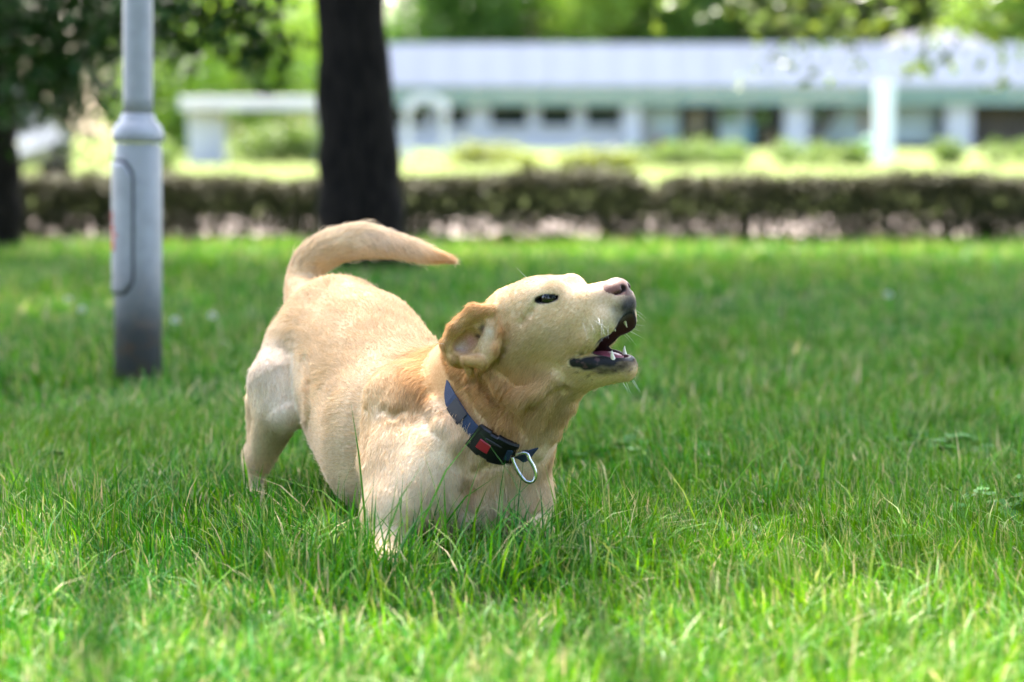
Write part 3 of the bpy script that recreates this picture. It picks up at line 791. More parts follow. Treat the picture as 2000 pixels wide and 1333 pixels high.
# ---- head
hbone((0.034, 0, -0.002), (-0.015, 0, -0.012), 0.0655, 0.066, 0.02, CREAM, 6)           # brain case
for s in (-1, 1):
    hbone((0.088, s * 0.028, 0.026), (0.0, s * 0.03, 0.012), 0.0265, 0.045, 0.016, CREAM, 5)     # brow
    hbone((0.10, s * 0.024, -0.020), (0.0, s * 0.046, -0.035), 0.032, 0.038, 0.025, CREAM, 7)     # cheek
    hbone((0.184, s * 0.010, -0.001), (0.085, s * 0.016, -0.004), 0.0225, 0.033, 0.018, CREAM, 4)  # snout
    df, du = (0.004, -0.007) if s > 0 else (0.0, 0.0)      # the far lip is drawn forward and hangs lower
    hbone((0.190 + df * 0.4, s * 0.012, -0.017 + du * 0.5), (0.167 + df, s * 0.025, -0.038 + du), 0.0165, 0.018, 0.014, PALE, 4)   # hanging upper lip
    hbone((0.167 + df, s * 0.025, -0.038 + du), (0.128, s * 0.031, -0.058), 0.018, 0.017, 0.018, CREAM, 5)
    hbone((0.128, s * 0.031, -0.058), (0.085, s * 0.034, -0.060), 0.017, 0.022, 0.016, CREAM, 6)
    hbone((0.150, s * 0.020, -0.020), (0.095, s * 0.028, -0.036), 0.020, 0.026, 0.020, CREAM, 5)
    hbone((0.167, s * 0.009, -0.114), (0.140, s * 0.022, -0.105), 0.0125, 0.0135, 0.008, CREAM, 5)  # lower lip
    hbone((0.140, s * 0.022, -0.105), (0.098, s * 0.032, -0.088), 0.0145, 0.017, 0.007, CREAM, 5)
hbone((0.085, 0, -0.048), (0.0, 0, -0.055), 0.046, 0.06, 0.025, CREAM, 8)                # jaw muscles
hbone((0.163, 0, -0.122), (0.06, 0, -0.102), 0.0205, 0.036, 0.014, CREAM, 6)             # lower jaw
hbone((0.08, 0, -0.098), (-0.03, 0, -0.13), 0.034, 0.06, 0.03, CREAM, 10)                # throat
hell((0.187, 0, 0.0035), (0.0235, 0.0285, 0.0230), 0.004, PINK, 0)                        # nose leather
# mouth cavity, nostrils, eye sockets
SUB0 = len(PR)
hbone((0.208, 0, -0.069), (0.108, 0, -0.084), 0.034, 0.021, 0.004, BLACK, 0); PR[-1]["sub"] = True
hbone((0.165, 0, -0.098), (0.120, 0, -0.092), 0.011, 0.014, 0.005, BLACK, 0); PR[-1]["sub"] = True
for s in (-1, 1):
    hell((0.208, s * 0.0098, 0.0065), (0.010, 0.0043, 0.0048), 0.003, BLACK, 0, sub=True)
    hell((0.203, s * 0.019, 0.001), (0.010, 0.009, 0.0020), 0.003, BLACK, 0, sub=True)
    er = np.array([[0.924, -s * 0.38, 0.0], [s * 0.38, 0.924, 0.0], [0.0, 0.0, 1.0]]) @ np.array([[0.985, 0, -0.12], [0, 1, 0], [0.12, 0, 0.985]])
    hell((0.087, s * 0.048, 0.0225), (0.0195, 0.016, 0.0058), 0.003, BLACK, 0, sub=True, rot=er)


def prim(p, X):
    if p["t"] == "c":
        ba = p["b"] - p["a"]; l2 = float(ba @ ba); pa = X - p["a"]
        h = np.clip((pa @ ba) / l2, 0, 1)
        return np.linalg.norm(pa - h[..., None] * ba, axis=-1) - (p["ra"] + (p["rb"] - p["ra"]) * h)
    q = (X - p["a"]) @ p["M"].T
    k0 = np.linalg.norm(q / p["r"], axis=-1); k1 = np.linalg.norm(q / p["r"] ** 2, axis=-1) + 1e-9
    return k0 * (k0 - 1.0) / k1


def smin(a, b, k):
    h = np.clip(0.5 + 0.5 * (b - a) / k, 0, 1)
    return b + (a - b) * h - k * h * (1 - h)


# right ear: a flap folded back so that its pink inside shows, and the left one hanging behind
EARS0 = len(PR)
EX = np.array([0.70, 0.08, 0.70]); EX /= np.linalg.norm(EX)      # along the ear
EN = np.array([-0.10, -0.97, 0.05]); EN -= EX * (EN @ EX); EN /= np.linalg.norm(EN)   # its open side, towards the viewer
EY = np.cross(EN, EX)
ell((922, 656, 3.378), (0.060, 0.041, 0.026), (EX, EY, EN), 0.010, TAN, 8, -EX)
ell((907, 671, 3.348), (0.033, 0.019, 0.028), (EX, EY, EN), 0.005, PALE, 4, -EX, sub=True)
bone((962, 607, 3.362), (925, 610, 3.356), 13, 15, 0.010, TAN, 8)          # rolled upper rim
bone((925, 610, 3.356), (888, 642, 3.356), 15, 12, 0.010, TAN, 8)
bone((888, 642, 3.356), (871, 672, 3.362), 12, 9, 0.008, TAN, 8)
bone((871, 672, 3.362), (884, 700, 3.360), 9, 9, 0.008, TAN, 7)
bone((884, 700, 3.360), (917, 730, 3.364), 10, 6, 0.008, TAN, 7)
bone((898, 700, 3.366), (917, 722, 3.370), 14, 9, 0.008, TAN, 7)
bone((957, 640, 3.357), (952, 684, 3.352), 12, 15, 0.012, PALE, 4)         # inner lobe
bone((972, 622, 3.357), (979, 650, 3.350), 8, 9, 0.006, RUST, 7)
bone((979, 650, 3.350), (970, 682, 3.347), 9, 11, 0.006, RUST, 7)
bone((970, 682, 3.347), (942, 712, 3.349), 12, 11, 0.006, TAN, 7)
bone((908, 704, 3.349), (938, 706, 3.347), 11, 14, 0.006, TAN, 6)
bone((985, 612, 3.40), (950, 640, 3.38), 14, 26, 0.02, TAN, 7)
bone((1085, 590, 3.53), (1075, 650, 3.54), 20, 26, 0.02, TAN, 7)

VOX = 0.0021
lo = np.array([1e9] * 3); hi = -lo
for p in PR:
    if p.get("sub"): continue
    r = max(p["ra"], p["rb"]) if p["t"] == "c" else max(p["r"])
    for e in ([p["a"], p["b"]] if p["t"] == "c" else [p["a"]]):
        lo = np.minimum(lo, e - r - 0.02); hi = np.maximum(hi, e + r + 0.02)
dims = np.ceil((hi - lo) / VOX).astype(int) + 1
G = np.full(dims, 1.0, np.float32)
gx = [(lo[i] + VOX * np.arange(dims[i])).astype(np.float32) for i in range(3)]
for p in PR:
    r = max(p["ra"], p["rb"]) if p["t"] == "c" else max(p["r"])
    e = np.array([p["a"], p["b"]]) if p["t"] == "c" else np.array([p["a"]])
    m = r + p["k"] + 3 * VOX
    i0 = np.maximum(((e.min(0) - m - lo) / VOX).astype(int), 0); i1 = np.minimum(((e.max(0) + m - lo) / VOX).astype(int) + 2, dims)
    s = tuple(slice(a, b) for a, b in zip(i0, i1))
    X = np.stack(np.meshgrid(gx[0][s[0]], gx[1][s[1]], gx[2][s[2]], indexing="ij"), axis=-1)
    d = prim(p, X).astype(np.float32)
    if p.get("sub"): G[s] = -smin(-G[s], d, p["k"])
    else: G[s] = smin(G[s], d, p["k"])


def gsample1(q):
    g = np.clip(((q - lo) / VOX).astype(int), 0, dims - 1)
    return float(G[tuple(g)])


def front_point(u, v):
    """nearest point of the body on the sight line through a pixel"""
    o = np.array([0, 0, CAM_H]); dr = at(u, v, 4.0) - o; dr /= np.linalg.norm(dr)
    t = 2.9
    while t < 4.4:
        q = o + dr * t
        dv = gsample1(q) if np.all(q > lo) and np.all(q < hi) else 0.01
        if dv < 0.0008: return q
        t += max(0.001, min(dv * 0.7, 0.02))
    return None


def skin(pts, r0, r1, k, sub=False, sink=0.45, col=None):
    """fold (or, with sub, crease) of loose skin that follows the surface along a line"""
    Q = [front_point(*p) for p in pts]
    Q = [x for x in Q if x is not None]
    n = len(Q)
    for i in range(n - 1):
        ra = px(r0 + (r1 - r0) * i / max(n - 1, 1), 3.5); rb = px(r0 + (r1 - r0) * (i + 1) / max(n - 1, 1), 3.5)
        off = np.array([0.0, 1.0, -0.05])
        sg = -0.35 if sub else sink
        p = dict(t="c", a=Q[i] + off * ra * sg, b=Q[i + 1] + off * rb * sg, ra=ra, rb=rb, k=k)
        e = np.array([p["a"], p["b"]]); m = max(ra, rb) + k + 3 * VOX
        i0 = np.maximum(((e.min(0) - m - lo) / VOX).astype(int), 0); i1 = np.minimum(((e.max(0) + m - lo) / VOX).astype(int) + 2, dims)
        s = tuple(slice(a, b) for a, b in zip(i0, i1))
        X = np.stack(np.meshgrid(gx[0][s[0]], gx[1][s[1]], gx[2][s[2]], indexing="ij"), axis=-1)
        d = prim(p, X).astype(np.float32)
        G[s] = -smin(-G[s], d, k) if sub else smin(G[s], d, k)


skin([(950, 722), (980, 755), (1018, 778)], 15, 18, 0.010, sink=0.3)
skin([(1018, 778), (1050, 765), (1085, 742)], 18, 14, 0.010, sink=0.3)
skin([(1108, 795), (1080, 845), (1055, 885)], 12, 12, 0.014)
skin([(1062, 775), (1045, 825), (1022, 872)], 13, 10, 0.014)
skin([(930, 740), (958, 790), (985, 830), (1010, 862)], 14, 12, 0.016)
skin([(848, 795), (865, 835), (890, 870)], 15, 10, 0.016)
skin([(945, 742), (972, 778), (1008, 800)], 10, 9, 0.010, True)
skin([(1035, 800), (1068, 780), (1100, 762)], 9, 7, 0.010, True)
skin([(905, 870), (902, 910), (912, 960), (915, 1000)], 9, 12, 0.016, True)
skin([(592, 700), (602, 745), (604, 800), (601, 832)], 6, 9, 0.012, True)
skin([(712, 800), (709, 900), (701, 1000)], 7, 9, 0.012, True)
skin([(748, 800), (766, 810), (785, 800)], 4, 3, 0.016, True)
skin([(893, 716), (922, 744)], 6, 7, 0.006, True)
skin([(940, 728), (968, 704), (984, 680)], 6, 5, 0.006, True)
skin([(988, 640), (990, 670), (984, 690)], 4, 5, 0.006, True)
skin([(1045, 597), (1035, 612), (1018, 632)], 3, 3, 0.010, True)
skin([(944, 634), (936, 650), (931, 663)], 4, 6, 0.004, True)
skin([(884, 690), (900, 712), (915, 722)], 4, 5, 0.004, True)
skin([(1000, 885), (960, 905), (930, 925)], 6, 5, 0.014, True)


def surface_nets(G, lo, vox):
    n = np.array(G.shape); ins = G < 0
    c = np.zeros(n - 1, np.int8)
    for dx in (0, 1):
        for dy in (0, 1):
            for dz in (0, 1):
                c += ins[dx:n[0] - 1 + dx, dy:n[1] - 1 + dy, dz:n[2] - 1 + dz]
    act = (c > 0) & (c < 8)
    idx = np.argwhere(act)
    ident = np.full(act.shape, -1, np.int32); ident[tuple(idx.T)] = np.arange(len(idx))
    acc = np.zeros((len(idx), 3), np.float32); cnt = np.zeros(len(idx), np.float32)
    corners = [(a, b, c_) for a in (0, 1) for b in (0, 1) for c_ in (0, 1)]
    val = {k: G[idx[:, 0] + k[0], idx[:, 1] + k[1], idx[:, 2] + k[2]] for k in corners}
    for a in corners:
        for ax in range(3):
            if a[ax] == 1: continue
            b = list(a); b[ax] = 1; b = tuple(b)
            va, vb = val[a], val[b]
            m = (va < 0) != (vb < 0)
            t = va[m] / (va[m] - vb[m])
            pt = np.tile(np.array(a, np.float32), (m.sum(), 1)); pt[:, ax] += t
            acc[m] += pt; cnt[m] += 1
    V = lo + vox * (idx + acc / cnt[:, None])
    quads = []
    for ax in range(3):
        s0 = [slice(None)] * 3; s1 = [slice(None)] * 3
        s0[ax] = slice(0, n[ax] - 1); s1[ax] = slice(1, n[ax])
        ch = ins[tuple(s0)] != ins[tuple(s1)]
        e = np.argwhere(ch)
        o1, o2 = (ax + 1) % 3, (ax + 2) % 3
        e = e[(e[:, o1] > 0) & (e[:, o2] > 0) & (e[:, o1] < n[o1] - 1) & (e[:, o2] < n[o2] - 1)]
        flip = ~ins[tuple(e.T)]
        q = []
        for da, db in ((1, 1), (0, 1), (0, 0), (1, 0)):
            f = e.copy(); f[:, o1] -= da; f[:, o2] -= db
            q.append(ident[tuple(f.T)])
        q = np.stack(q, 1); q[flip] = q[flip][:, ::-1]
        quads.append(q)
    return V.astype(np.float64), np.concatenate(quads)


DV, DQ = surface_nets(G, lo, VOX)


def gsample(X):
    """distance field and its gradient at points"""
    g = (X - lo) / VOX
    g = np.clip(g, 1, dims - 3)
    def tri(g):
        i = g.astype(int); f = g - i; r = 0
        for a in (0, 1):
            for b in (0, 1):
                for c_ in (0, 1):
                    w = (f[:, 0] if a else 1 - f[:, 0]) * (f[:, 1] if b else 1 - f[:, 1]) * (f[:, 2] if c_ else 1 - f[:, 2])
                    r = r + w * G[i[:, 0] + a, i[:, 1] + b, i[:, 2] + c_]
        return r
    v = tri(g); gr = np.zeros_like(X)
    for ax in range(3):
        o = np.zeros(3); o[ax] = 1.0
        gr[:, ax] = tri(np.clip(g + o, 1, dims - 3)) - tri(np.clip(g - o, 1, dims - 3))
    gr /= np.linalg.norm(gr, axis=1, keepdims=True) + 1e-9
    return v, gr


_, DN = gsample(DV)
# ---- colour, hair length and hair direction, blended from the limbs
wsum = np.zeros(len(DV)); DC = np.zeros((len(DV), 3)); DH = np.zeros(len(DV)); DF = np.zeros((len(DV), 3))
for p in PR:
    if p.get("sub"): continue
    d = prim(p, DV)
    w = np.exp(-np.clip(d, -0.02, 0.3) / (0.007 if p["h"] < 9 else 0.014))
    wsum += w; DC += w[:, None] * np.array(p["c"]); DH += w * p["h"]
    fl = p["f"] / (np.linalg.norm(p["f"]) + 1e-9); DF += w[:, None] * fl
DC /= wsum[:, None]; DH /= wsum


def paint(pt, rad, col, amt, nrm=None):
    if pt is None: return
    d = np.linalg.norm(DV - pt, axis=1)
    w = amt * np.exp(-(d / rad) ** 2)
    DC[:] = DC * (1 - w[:, None]) + np.array(col) * w[:, None]


def mark(u, v, r, col, amt):
    q = front_point(u, v)
    if q is not None: paint(q, px(r, q[1]), col, amt)


# markings of the coat, with some light on the thigh painted in
for u, v, r, c_, a in [
    (850, 730, 55, RUST, .55), (835, 765, 40, RUST, .5), (800, 735, 55, TAN, .5), (760, 745, 45, TAN, .3), (900, 745, 40, TAN, .6), (930, 790, 40, TAN, .5),
    (980, 815, 45, RUST, .65), (990, 770, 30, RUST, .6), (1000, 850, 25, RUST, .55), (950, 760, 30, RUST, .5), (1010, 735, 22, TAN, .5), (940, 930, 40, TAN, .55), (912, 960, 22, RUST, .6), (900, 880, 25, TAN, .4),
    (845, 800, 22, WHITE, .45), (870, 830, 22, WHITE, .3), (540, 770, 60, WHITE, .5), (738, 810, 14, WHITE, .35), (778, 795, 20, TAN, .45), (825, 870, 20, TAN, .4),
    (700, 600, 90, (.63, .445, .25), .5), (760, 680, 80, (.63, .445, .25), .45), (640, 580, 50, (.63, .445, .25), .4), (600, 760, 14, TAN, .5),
    (1080, 655, 30, PALE, .4), (1030, 580, 40, PALE, .35), (1072, 556, 12, TAN, .6), (1130, 665, 28, (.6, .43, .22), .4), (1100, 720, 25, (.66, .52, .30), .4),
    (900, 620, 22, TAN, .7), (918, 662, 16, (.64, .34, .34), .95), (900, 680, 14, (.72, .58, .55), .85), (935, 656, 7, (.05, .025, .025), .95), (942, 640, 6, (.08, .04, .035), .9), (956, 648, 9, WHITE, .7),  # near-black marks paint shade into the slit of the ear
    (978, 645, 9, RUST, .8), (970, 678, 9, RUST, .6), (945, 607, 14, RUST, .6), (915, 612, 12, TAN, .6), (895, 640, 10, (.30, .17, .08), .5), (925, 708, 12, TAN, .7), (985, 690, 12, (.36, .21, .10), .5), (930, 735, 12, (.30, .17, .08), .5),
    (640, 520, 14, WHITE, .6), (660, 500, 16, WHITE, .7), (740, 490, 18, WHITE, .4), (888, 510, 7, WHITE, .9), (1060, 850, 30, PALE, .5), (1040, 940, 30, PALE, .6), (880, 1000, 50, WHITE, .4),
    (860, 500, 16, TAN, .6), (700, 485, 26, WHITE, .5), (1210, 625, 14, (.08, .075, .08), .8), (1222, 600, 16, (.06, .055, .06), .9), (1200, 605, 9, (.10, .09, .09), .5),
    (1160, 640, 22, (.55, .44, .27), .5)]:
    mark(u, v, r, c_, a)
HLOC = (DV - HO) @ HM.T              # head coordinates of every vertex


def paint_line(pts, rad, col, amt, both=True):
    for s in ((-1, 1) if both else (1,)):
        P3 = [hd(f, s * l, u) for f, l, u in pts]
        best = np.full(len(DV), 1e9)
        for a, b in zip(P3[:-1], P3[1:]):
            ab = b - a; h = np.clip(((DV - a) @ ab) / (ab @ ab), 0, 1)
            best = np.minimum(best, np.linalg.norm(DV - a - h[:, None] * ab, axis=1))
        w = amt * np.clip((rad - best) / 0.003 + 0.5, 0, 1)
        DC[:] = DC * (1 - w[:, None]) + np.array(col) * w[:, None]
        DH[best < rad] = 0


bare = np.zeros(len(DV), bool)
for p in PR:
    if p.get("sub"):
        d = prim(p, DV)
        bare |= d < 0.0015
mouth = (prim(PR[SUB0], DV) < 0.002) | (prim(PR[SUB0 + 1], DV) < 0.002)
paint_line([(0.200, 0.000, -0.028), (0.195, 0.012, -0.032), (0.171, 0.029, -0.056), (0.128, 0.037, -0.074), (0.098, 0.044, -0.082)], 0.0040, BLACK, 1.0)
paint_line([(0.186, 0.000, -0.106), (0.174, 0.012, -0.104), (0.158, 0.020, -0.102)], 0.0075, BLACK, 0.95)
paint_line([(0.158, 0.021, -0.102), (0.140, 0.028, -0.101), (0.118, 0.036, -0.096)], 0.0120, BLACK, 1.0)
paint_line([(0.118, 0.036, -0.096), (0.102, 0.044, -0.089)], 0.0095, BLACK, 1.0)
_rag = flow_noise(DV, 420, 33) + flow_noise(DV, 800, 34)
_rw = np.clip((_rag - 0.9) * 1.2, 0, 0.8)[:, None] * ((HLOC[:, 0] > 0.1) & (HLOC[:, 2] < -0.088) & (HLOC[:, 2] > -0.125))[:, None]
DC = DC * (1 - _rw) + np.array((0.09, 0.045, 0.045)) * _rw        # mottled gums and lip
DC[mouth] = (0.10, 0.022, 0.025)
outer = (HLOC[:, 1] > 0.034) & (HLOC[:, 0] > 0.12) & (HLOC[:, 2] > -0.09) & ~mouth
DC[outer] = PALE
hx, hl, hu = HLOC.T
paint_line([(0.106, 0.0350, 0.0205), (0.115, 0.032, 0.016)], 0.0024, (0.03, 0.016, 0.012), 0.85)
paint_line([(0.070, 0.0500, 0.0215), (0.060, 0.0535, 0.0180)], 0.0018, (0.02, 0.012, 0.01), 0.8)
paint_line([(0.072, 0.048, 0.030), (0.090, 0.043, 0.0315), (0.103, 0.036, 0.027)], 0.0016, (0.02, 0.013, 0.011), 0.7)
edge = mouth & (((np.abs(hl) > 0.019) & (hx > 0.1)) | (hu > -0.080))
DC[edge] = (0.05, 0.013, 0.016)
DC[(prim(PR[SUB0], DV) < 0.0045) & (hu > -0.095) & (hx > 0.105) & (prim(PR[SUB0], DV) > 0.0012)] = (0.005, 0.0035, 0.004)
front = np.exp(-(((hx - 0.200) / 0.027) ** 2 + (hl / 0.026) ** 2 + ((hu + 0.020) / 0.018) ** 2) ** 2)[:, None] * 0.97
front *= (~mouth)[:, None]
DC = DC * (1 - front) + np.array((0.011, 0.010, 0.011)) * front
chin = np.exp(-(((hx - 0.165) / 0.035) ** 2 + ((hu + 0.113) / 0.011) ** 2) ** 2)[:, None] * 0.8 * (~mouth & (np.abs(hl) < 0.04))[:, None]
DC = DC * (1 - chin) + np.array((0.010, 0.009, 0.009)) * chin
nose = prim([p for p in PR if p["t"] == "e" and p["c"] == PINK][0], DV) < 0.0025
DC[nose & (hx > 0.174)] = (0.13, 0.054, 0.034)
DH[nose & (hx > 0.170)] = 0
for i, p in enumerate(PR[SUB0 + 2:EARS0]):
    dd = prim(p, DV)
    if i % 3 == 2:
        w = np.clip((0.0034 - dd) / 0.002, 0, 1)[:, None]; DC = DC * (1 - w) + np.array((0.007, 0.005, 0.0045)) * w
        DH[dd < 0.003] = 0
    elif i % 3 == 0:
        DC[dd < 0.0012] = (0.03, 0.012, 0.012)
DH[bare] = 0
DH[prim(PR[EARS0 + 1], DV) < 0.003] = 5
DC = np.clip(DC, 0.002, 0.9)

t = NT("dog_coat")
a_ = t.n("ShaderNodeAttribute", attribute_name="tint")
w_ = t.n("ShaderNodeAttribute", attribute_name="wet")
pb = t.n("ShaderNodeBsdfPrincipled")
pb.inputs["Sheen Weight"].default_value = 0.15
t.l(t.mix(t.ramp(t.noise(260, 3), [(0.35, 0.0), (0.65, 0.6)]), a_.outputs["Color"], (0.75, 0.6, 0.45), "MULTIPLY"), pb.inputs["Base Color"])
mr = t.n("ShaderNodeMapRange"); t.l(w_.outputs["Fac"], mr.inputs[0]); mr.inputs[3].default_value = 0.8; mr.inputs[4].default_value = 0.42
t.l(mr.outputs[0], pb.inputs["Roughness"])
pb.inputs["Specular IOR Level"].default_value = 0.22
bp = t.n("ShaderNodeBump", Strength=0.35, Distance=0.002); t.l(t.noise(700, 2), bp.inputs["Height"]); t.l(bp.outputs[0], pb.inputs["Normal"])
M_COAT = t.done(pb)

dog_base = at(800, 1000, 3.6); dog_base[2] = 0
me = raw_mesh("dog", DV, quads=DQ, smooth=True)
vcol(me, DC)
wet = me.attributes.new("wet", 'FLOAT', 'POINT'); wet.data.foreach_set("value", (DH < 0.5).astype(np.float32))
dog = empty("dog")
tag(dog, "yellow labrador in a play bow, barking with its head raised", "dog")
body = link("body", me, M_COAT, dog)


# ---- fur: short strands lying along the coat
t = NT("dog_fur")
a_ = t.n("ShaderNodeAttribute", attribute_name="tint")
pb = t.n("ShaderNodeBsdfPrincipled", Roughness=0.55)
pb.inputs["Specular IOR Level"].default_value = 0.25
t.l(a_.outputs["Color"], pb.inputs["Base Color"])
tr = t.n("ShaderNodeBsdfTranslucent"); t.l(a_.outputs["Color"], tr.inputs[0])
mx = t.n("ShaderNodeMixShader"); mx.inputs[0].default_value = 0.35
t.l(pb.outputs[0], mx.inputs[1]); t.l(tr.outputs[0], mx.inputs[2])
M_FUR = t.done(mx)


def strands(name, P, r0, cols, mat, parent, taper=(1.0, 0.9, 0.65, 0.2)):
    n, m = P.shape[:2]
    hc = bpy.data.hair_curves.new(name)
    hc.add_curves([m] * n)
    hc.attributes["position"].data.foreach_set("vector", P.astype(np.float32).ravel())
    ra = hc.attributes.get("radius") or hc.attributes.new("radius", 'FLOAT', 'POINT')
    tp = np.interp(np.linspace(0, 1, m), np.linspace(0, 1, len(taper)), taper)
    ra.data.foreach_set("value", (np.asarray(r0).reshape(-1, 1) * np.ones((n, 1)) * tp).astype(np.float32).ravel())
    ca = hc.attributes.new("tint", 'FLOAT_COLOR', 'CURVE')
    c4 = np.ones((n, 4), np.float32); c4[:, :3] = cols
    ca.data.foreach_set("color", c4.ravel())
    hc.materials.append(mat)
    o = bpy.data.objects.new(name, hc); COL.objects.link(o); o.parent = parent
    return o


NF = 230000
QH = DH[DQ].mean(1); QC = DV[DQ].mean(1)
seen = (DN[DQ].mean(1) * (np.array([0, 0, CAM_H]) - QC)).sum(1) > -0.25     # few strands on the side turned away
wq = (QH > 0.5) * np.where(seen, 1.0, 0.25) * np.where(QC[:, 2] < 0.02, 0.2, 1.0)
wq *= np.where(((QC - HO) @ HF > -0.09) & (QC[:, 2] > 0.25), 2.2, 1.0)
fi = rng.choice(len(DQ), NF, p=wq / wq.sum())
uu, vv = rng.random(NF)[:, None], rng.random(NF)[:, None]
q = DQ[fi]
bil = lambda A: (A[q[:, 0]] * (1 - uu) * (1 - vv) + A[q[:, 1]] * uu * (1 - vv) + A[q[:, 2]] * uu * vv + A[q[:, 3]] * (1 - uu) * vv)
FP, FN, FD, FC = bil(DV), bil(DN), bil(DF), bil(DC)
FH = bil(DH[:, None])[:, 0]
FN /= np.linalg.norm(FN, axis=1, keepdims=True)
FD /= np.linalg.norm(FD, axis=1, keepdims=True) + 1e-9
FD += 0.22 * np.stack([flow_noise(FP, 60, i) for i in (1, 2, 3)], 1) * (FH[:, None] / 12) + 0.15 * rng.normal(size=(NF, 3))
FD += np.array([0, 0, -0.25])
FD -= FN * (FD * FN).sum(1, keepdims=True)
FD /= np.linalg.norm(FD, axis=1, keepdims=True) + 1e-9
FL = FH * 1e-3 * rng.uniform(0.6, 1.15, NF) * (1 + 0.25 * flow_noise(FP, 45, 9))
FL = np.clip(FL * 1.05, 0.002, 0.032)
lift = np.clip(rng.normal(0.30, 0.10, NF), 0.08, 0.7)[:, None]
fly = rng.random(NF) < 0.05; lift[fly] *= 2.0; FL[fly] *= 1.3
P4 = np.zeros((NF, 4, 3))
for j, s_ in enumerate((0.0, 0.35, 0.7, 1.0)):
    P4[:, j] = FP - FN * 0.0006 + FL[:, None] * (FD * s_ + FN * (lift * s_ * (1.15 - 0.75 * s_)) + np.array([0, 0, -0.06]) * s_ * s_)
var = (1 + 0.10 * rng.normal(size=(NF, 1)) + 0.07 * flow_noise(FP, 90, 21)[:, None])
FCV = np.clip(FC * 1.12 * var, 0.003, 0.92)
darker = rng.random(NF) < 0.10
FCV[darker] *= np.array([0.90, 0.78, 0.62])

# white hairs on the dark chin and lips
dk = (FC.max(1) < 0.12) & (rng.random(NF) < 0.10)

# ---- eyes, tongue, teeth, whiskers
t = NT("dog_eye")
pb = t.n("ShaderNodeBsdfPrincipled", Roughness=0.06); pb.inputs["Base Color"].default_value = (0.003, 0.002, 0.0018, 1); pb.inputs["Specular IOR Level"].default_value = 0.5
M_EYE = t.done(pb)
for s in (-1, 1):
    bm = bmesh.new(); bmesh.ops.create_uvsphere(bm, u_segments=24, v_segments=16, radius=0.0185)
    bmesh.ops.translate(bm, vec=Vector(hd(0.0860, s * 0.0380, 0.0215)), verts=bm.verts)
    o = bm_obj("eye", bm, M_EYE, dog, True)
M_TONGUE = mat_plain("tongue_flesh", (0.34, 0.09, 0.11), (0.26, 0.06, 0.08), 90, 0.3, bump=0.25, bscale=500)
bm = bmesh.new(); bmesh.ops.create_uvsphere(bm, u_segments=28, v_segments=18, radius=1.0)
for v in bm.verts:
    x, y, z = v.co
    v.co = Vector(hd(0.126 + 0.042 * x, 0.0195 * y * (1 - 0.25 * x), -0.0925 - 0.009 * x + 0.0105 * z - 0.003 * (1 - abs(y)) * (z > 0)))
bm_obj("tongue", bm, M_TONGUE, dog, True)
M_TOOTH = mat_plain("tooth_enamel", (0.80, 0.74, 0.58), (0.70, 0.60, 0.40), 200, 0.25)


def tooth(p0, p1, r, bend=0.002):
    bm = bmesh.new(); A, B = np.array(p0), np.array(p1); pts = []; rad = []
    for i in range(7):
        f = i / 6
        pts.append(hd(*(A + (B - A) * f + np.array([-bend * math.sin(math.pi * f), 0, 0])))); rad.append(max(r * (1 - f ** 1.6) ** 0.8, 0.0004))
    tube(bm, pts, rad, 10)
    bm_obj("tooth", bm, M_TOOTH, dog, True)


for s in (-1, 1):
    tooth((0.161, s * 0.0185, -0.109), (0.163, s * 0.0215, -0.0865), 0.0050)
    tooth((0.180, s * 0.0175, -0.040), (0.178, s * 0.020, -0.058), 0.0038)
    for i in range(3):
        tooth((0.178 - i * 0.003, s * (0.002 + i * 0.0045), -0.111), (0.179 - i * 0.003, s * (0.002 + i * 0.0045), -0.1035), 0.0023, 0)
wh = []
for i in range(30):
    s = -1 if i < 9 else 1
    f0 = rng.uniform(0.135, 0.182); u0 = -0.012 - rng.uniform(0, 0.035) - (0.185 - f0) * 0.35
    base = np.array([f0, s * 0.05, u0])
    # walk in to the skin
    for _ in range(60):
        if gsample1(hd(*base)) < 0.0005: break
        base[1] -= s * 0.001
    dr = np.array([rng.uniform(0.15, 0.75), s * rng.uniform(0.5, 1.0), rng.uniform(-0.75, 0.05)]); dr /= np.linalg.norm(dr)
    Lw = rng.uniform(0.02, 0.045)
    wh.append([hd(*(base + dr * Lw * f_ + np.array([0, 0, -0.012 * f_ * f_]))) for f_ in (0, .33, .66, 1)])
for i in range(5):
    b0 = np.array([rng.uniform(0.15, 0.185), rng.uniform(-0.015, 0.015), -0.142]); dr = np.array([rng.uniform(0.1, 0.6), rng.uniform(-.4, .4), -1.0])
    wh.append([hd(*(b0 + dr * 0.022 * f_)) for f_ in (0, .33, .66, 1)])
for u, v, du, dv in [(1030, 540, -22, -22), (868, 668, -22, -4), (1074, 720, 4, 30), (1077, 722, -2, 34)]:
    A = front_point(u, v + 4)
    if A is None: continue
    A = A + np.array([0, -0.004, 0])
    wh.append([A + np.array([px(du * f_, 3.4), -0.004 * f_, px(-dv * f_, 3.4)]) for f_ in (0, .33, .66, 1)])
M_WHISK = mat_plain("whisker_hair", (0.85, 0.82, 0.76), rough=0.4)
wk = strands("whiskers", np.array(wh), 0.00016, np.full((len(wh), 3), 0.8), M_WHISK, dog)
wk["kind"] = "stuff"

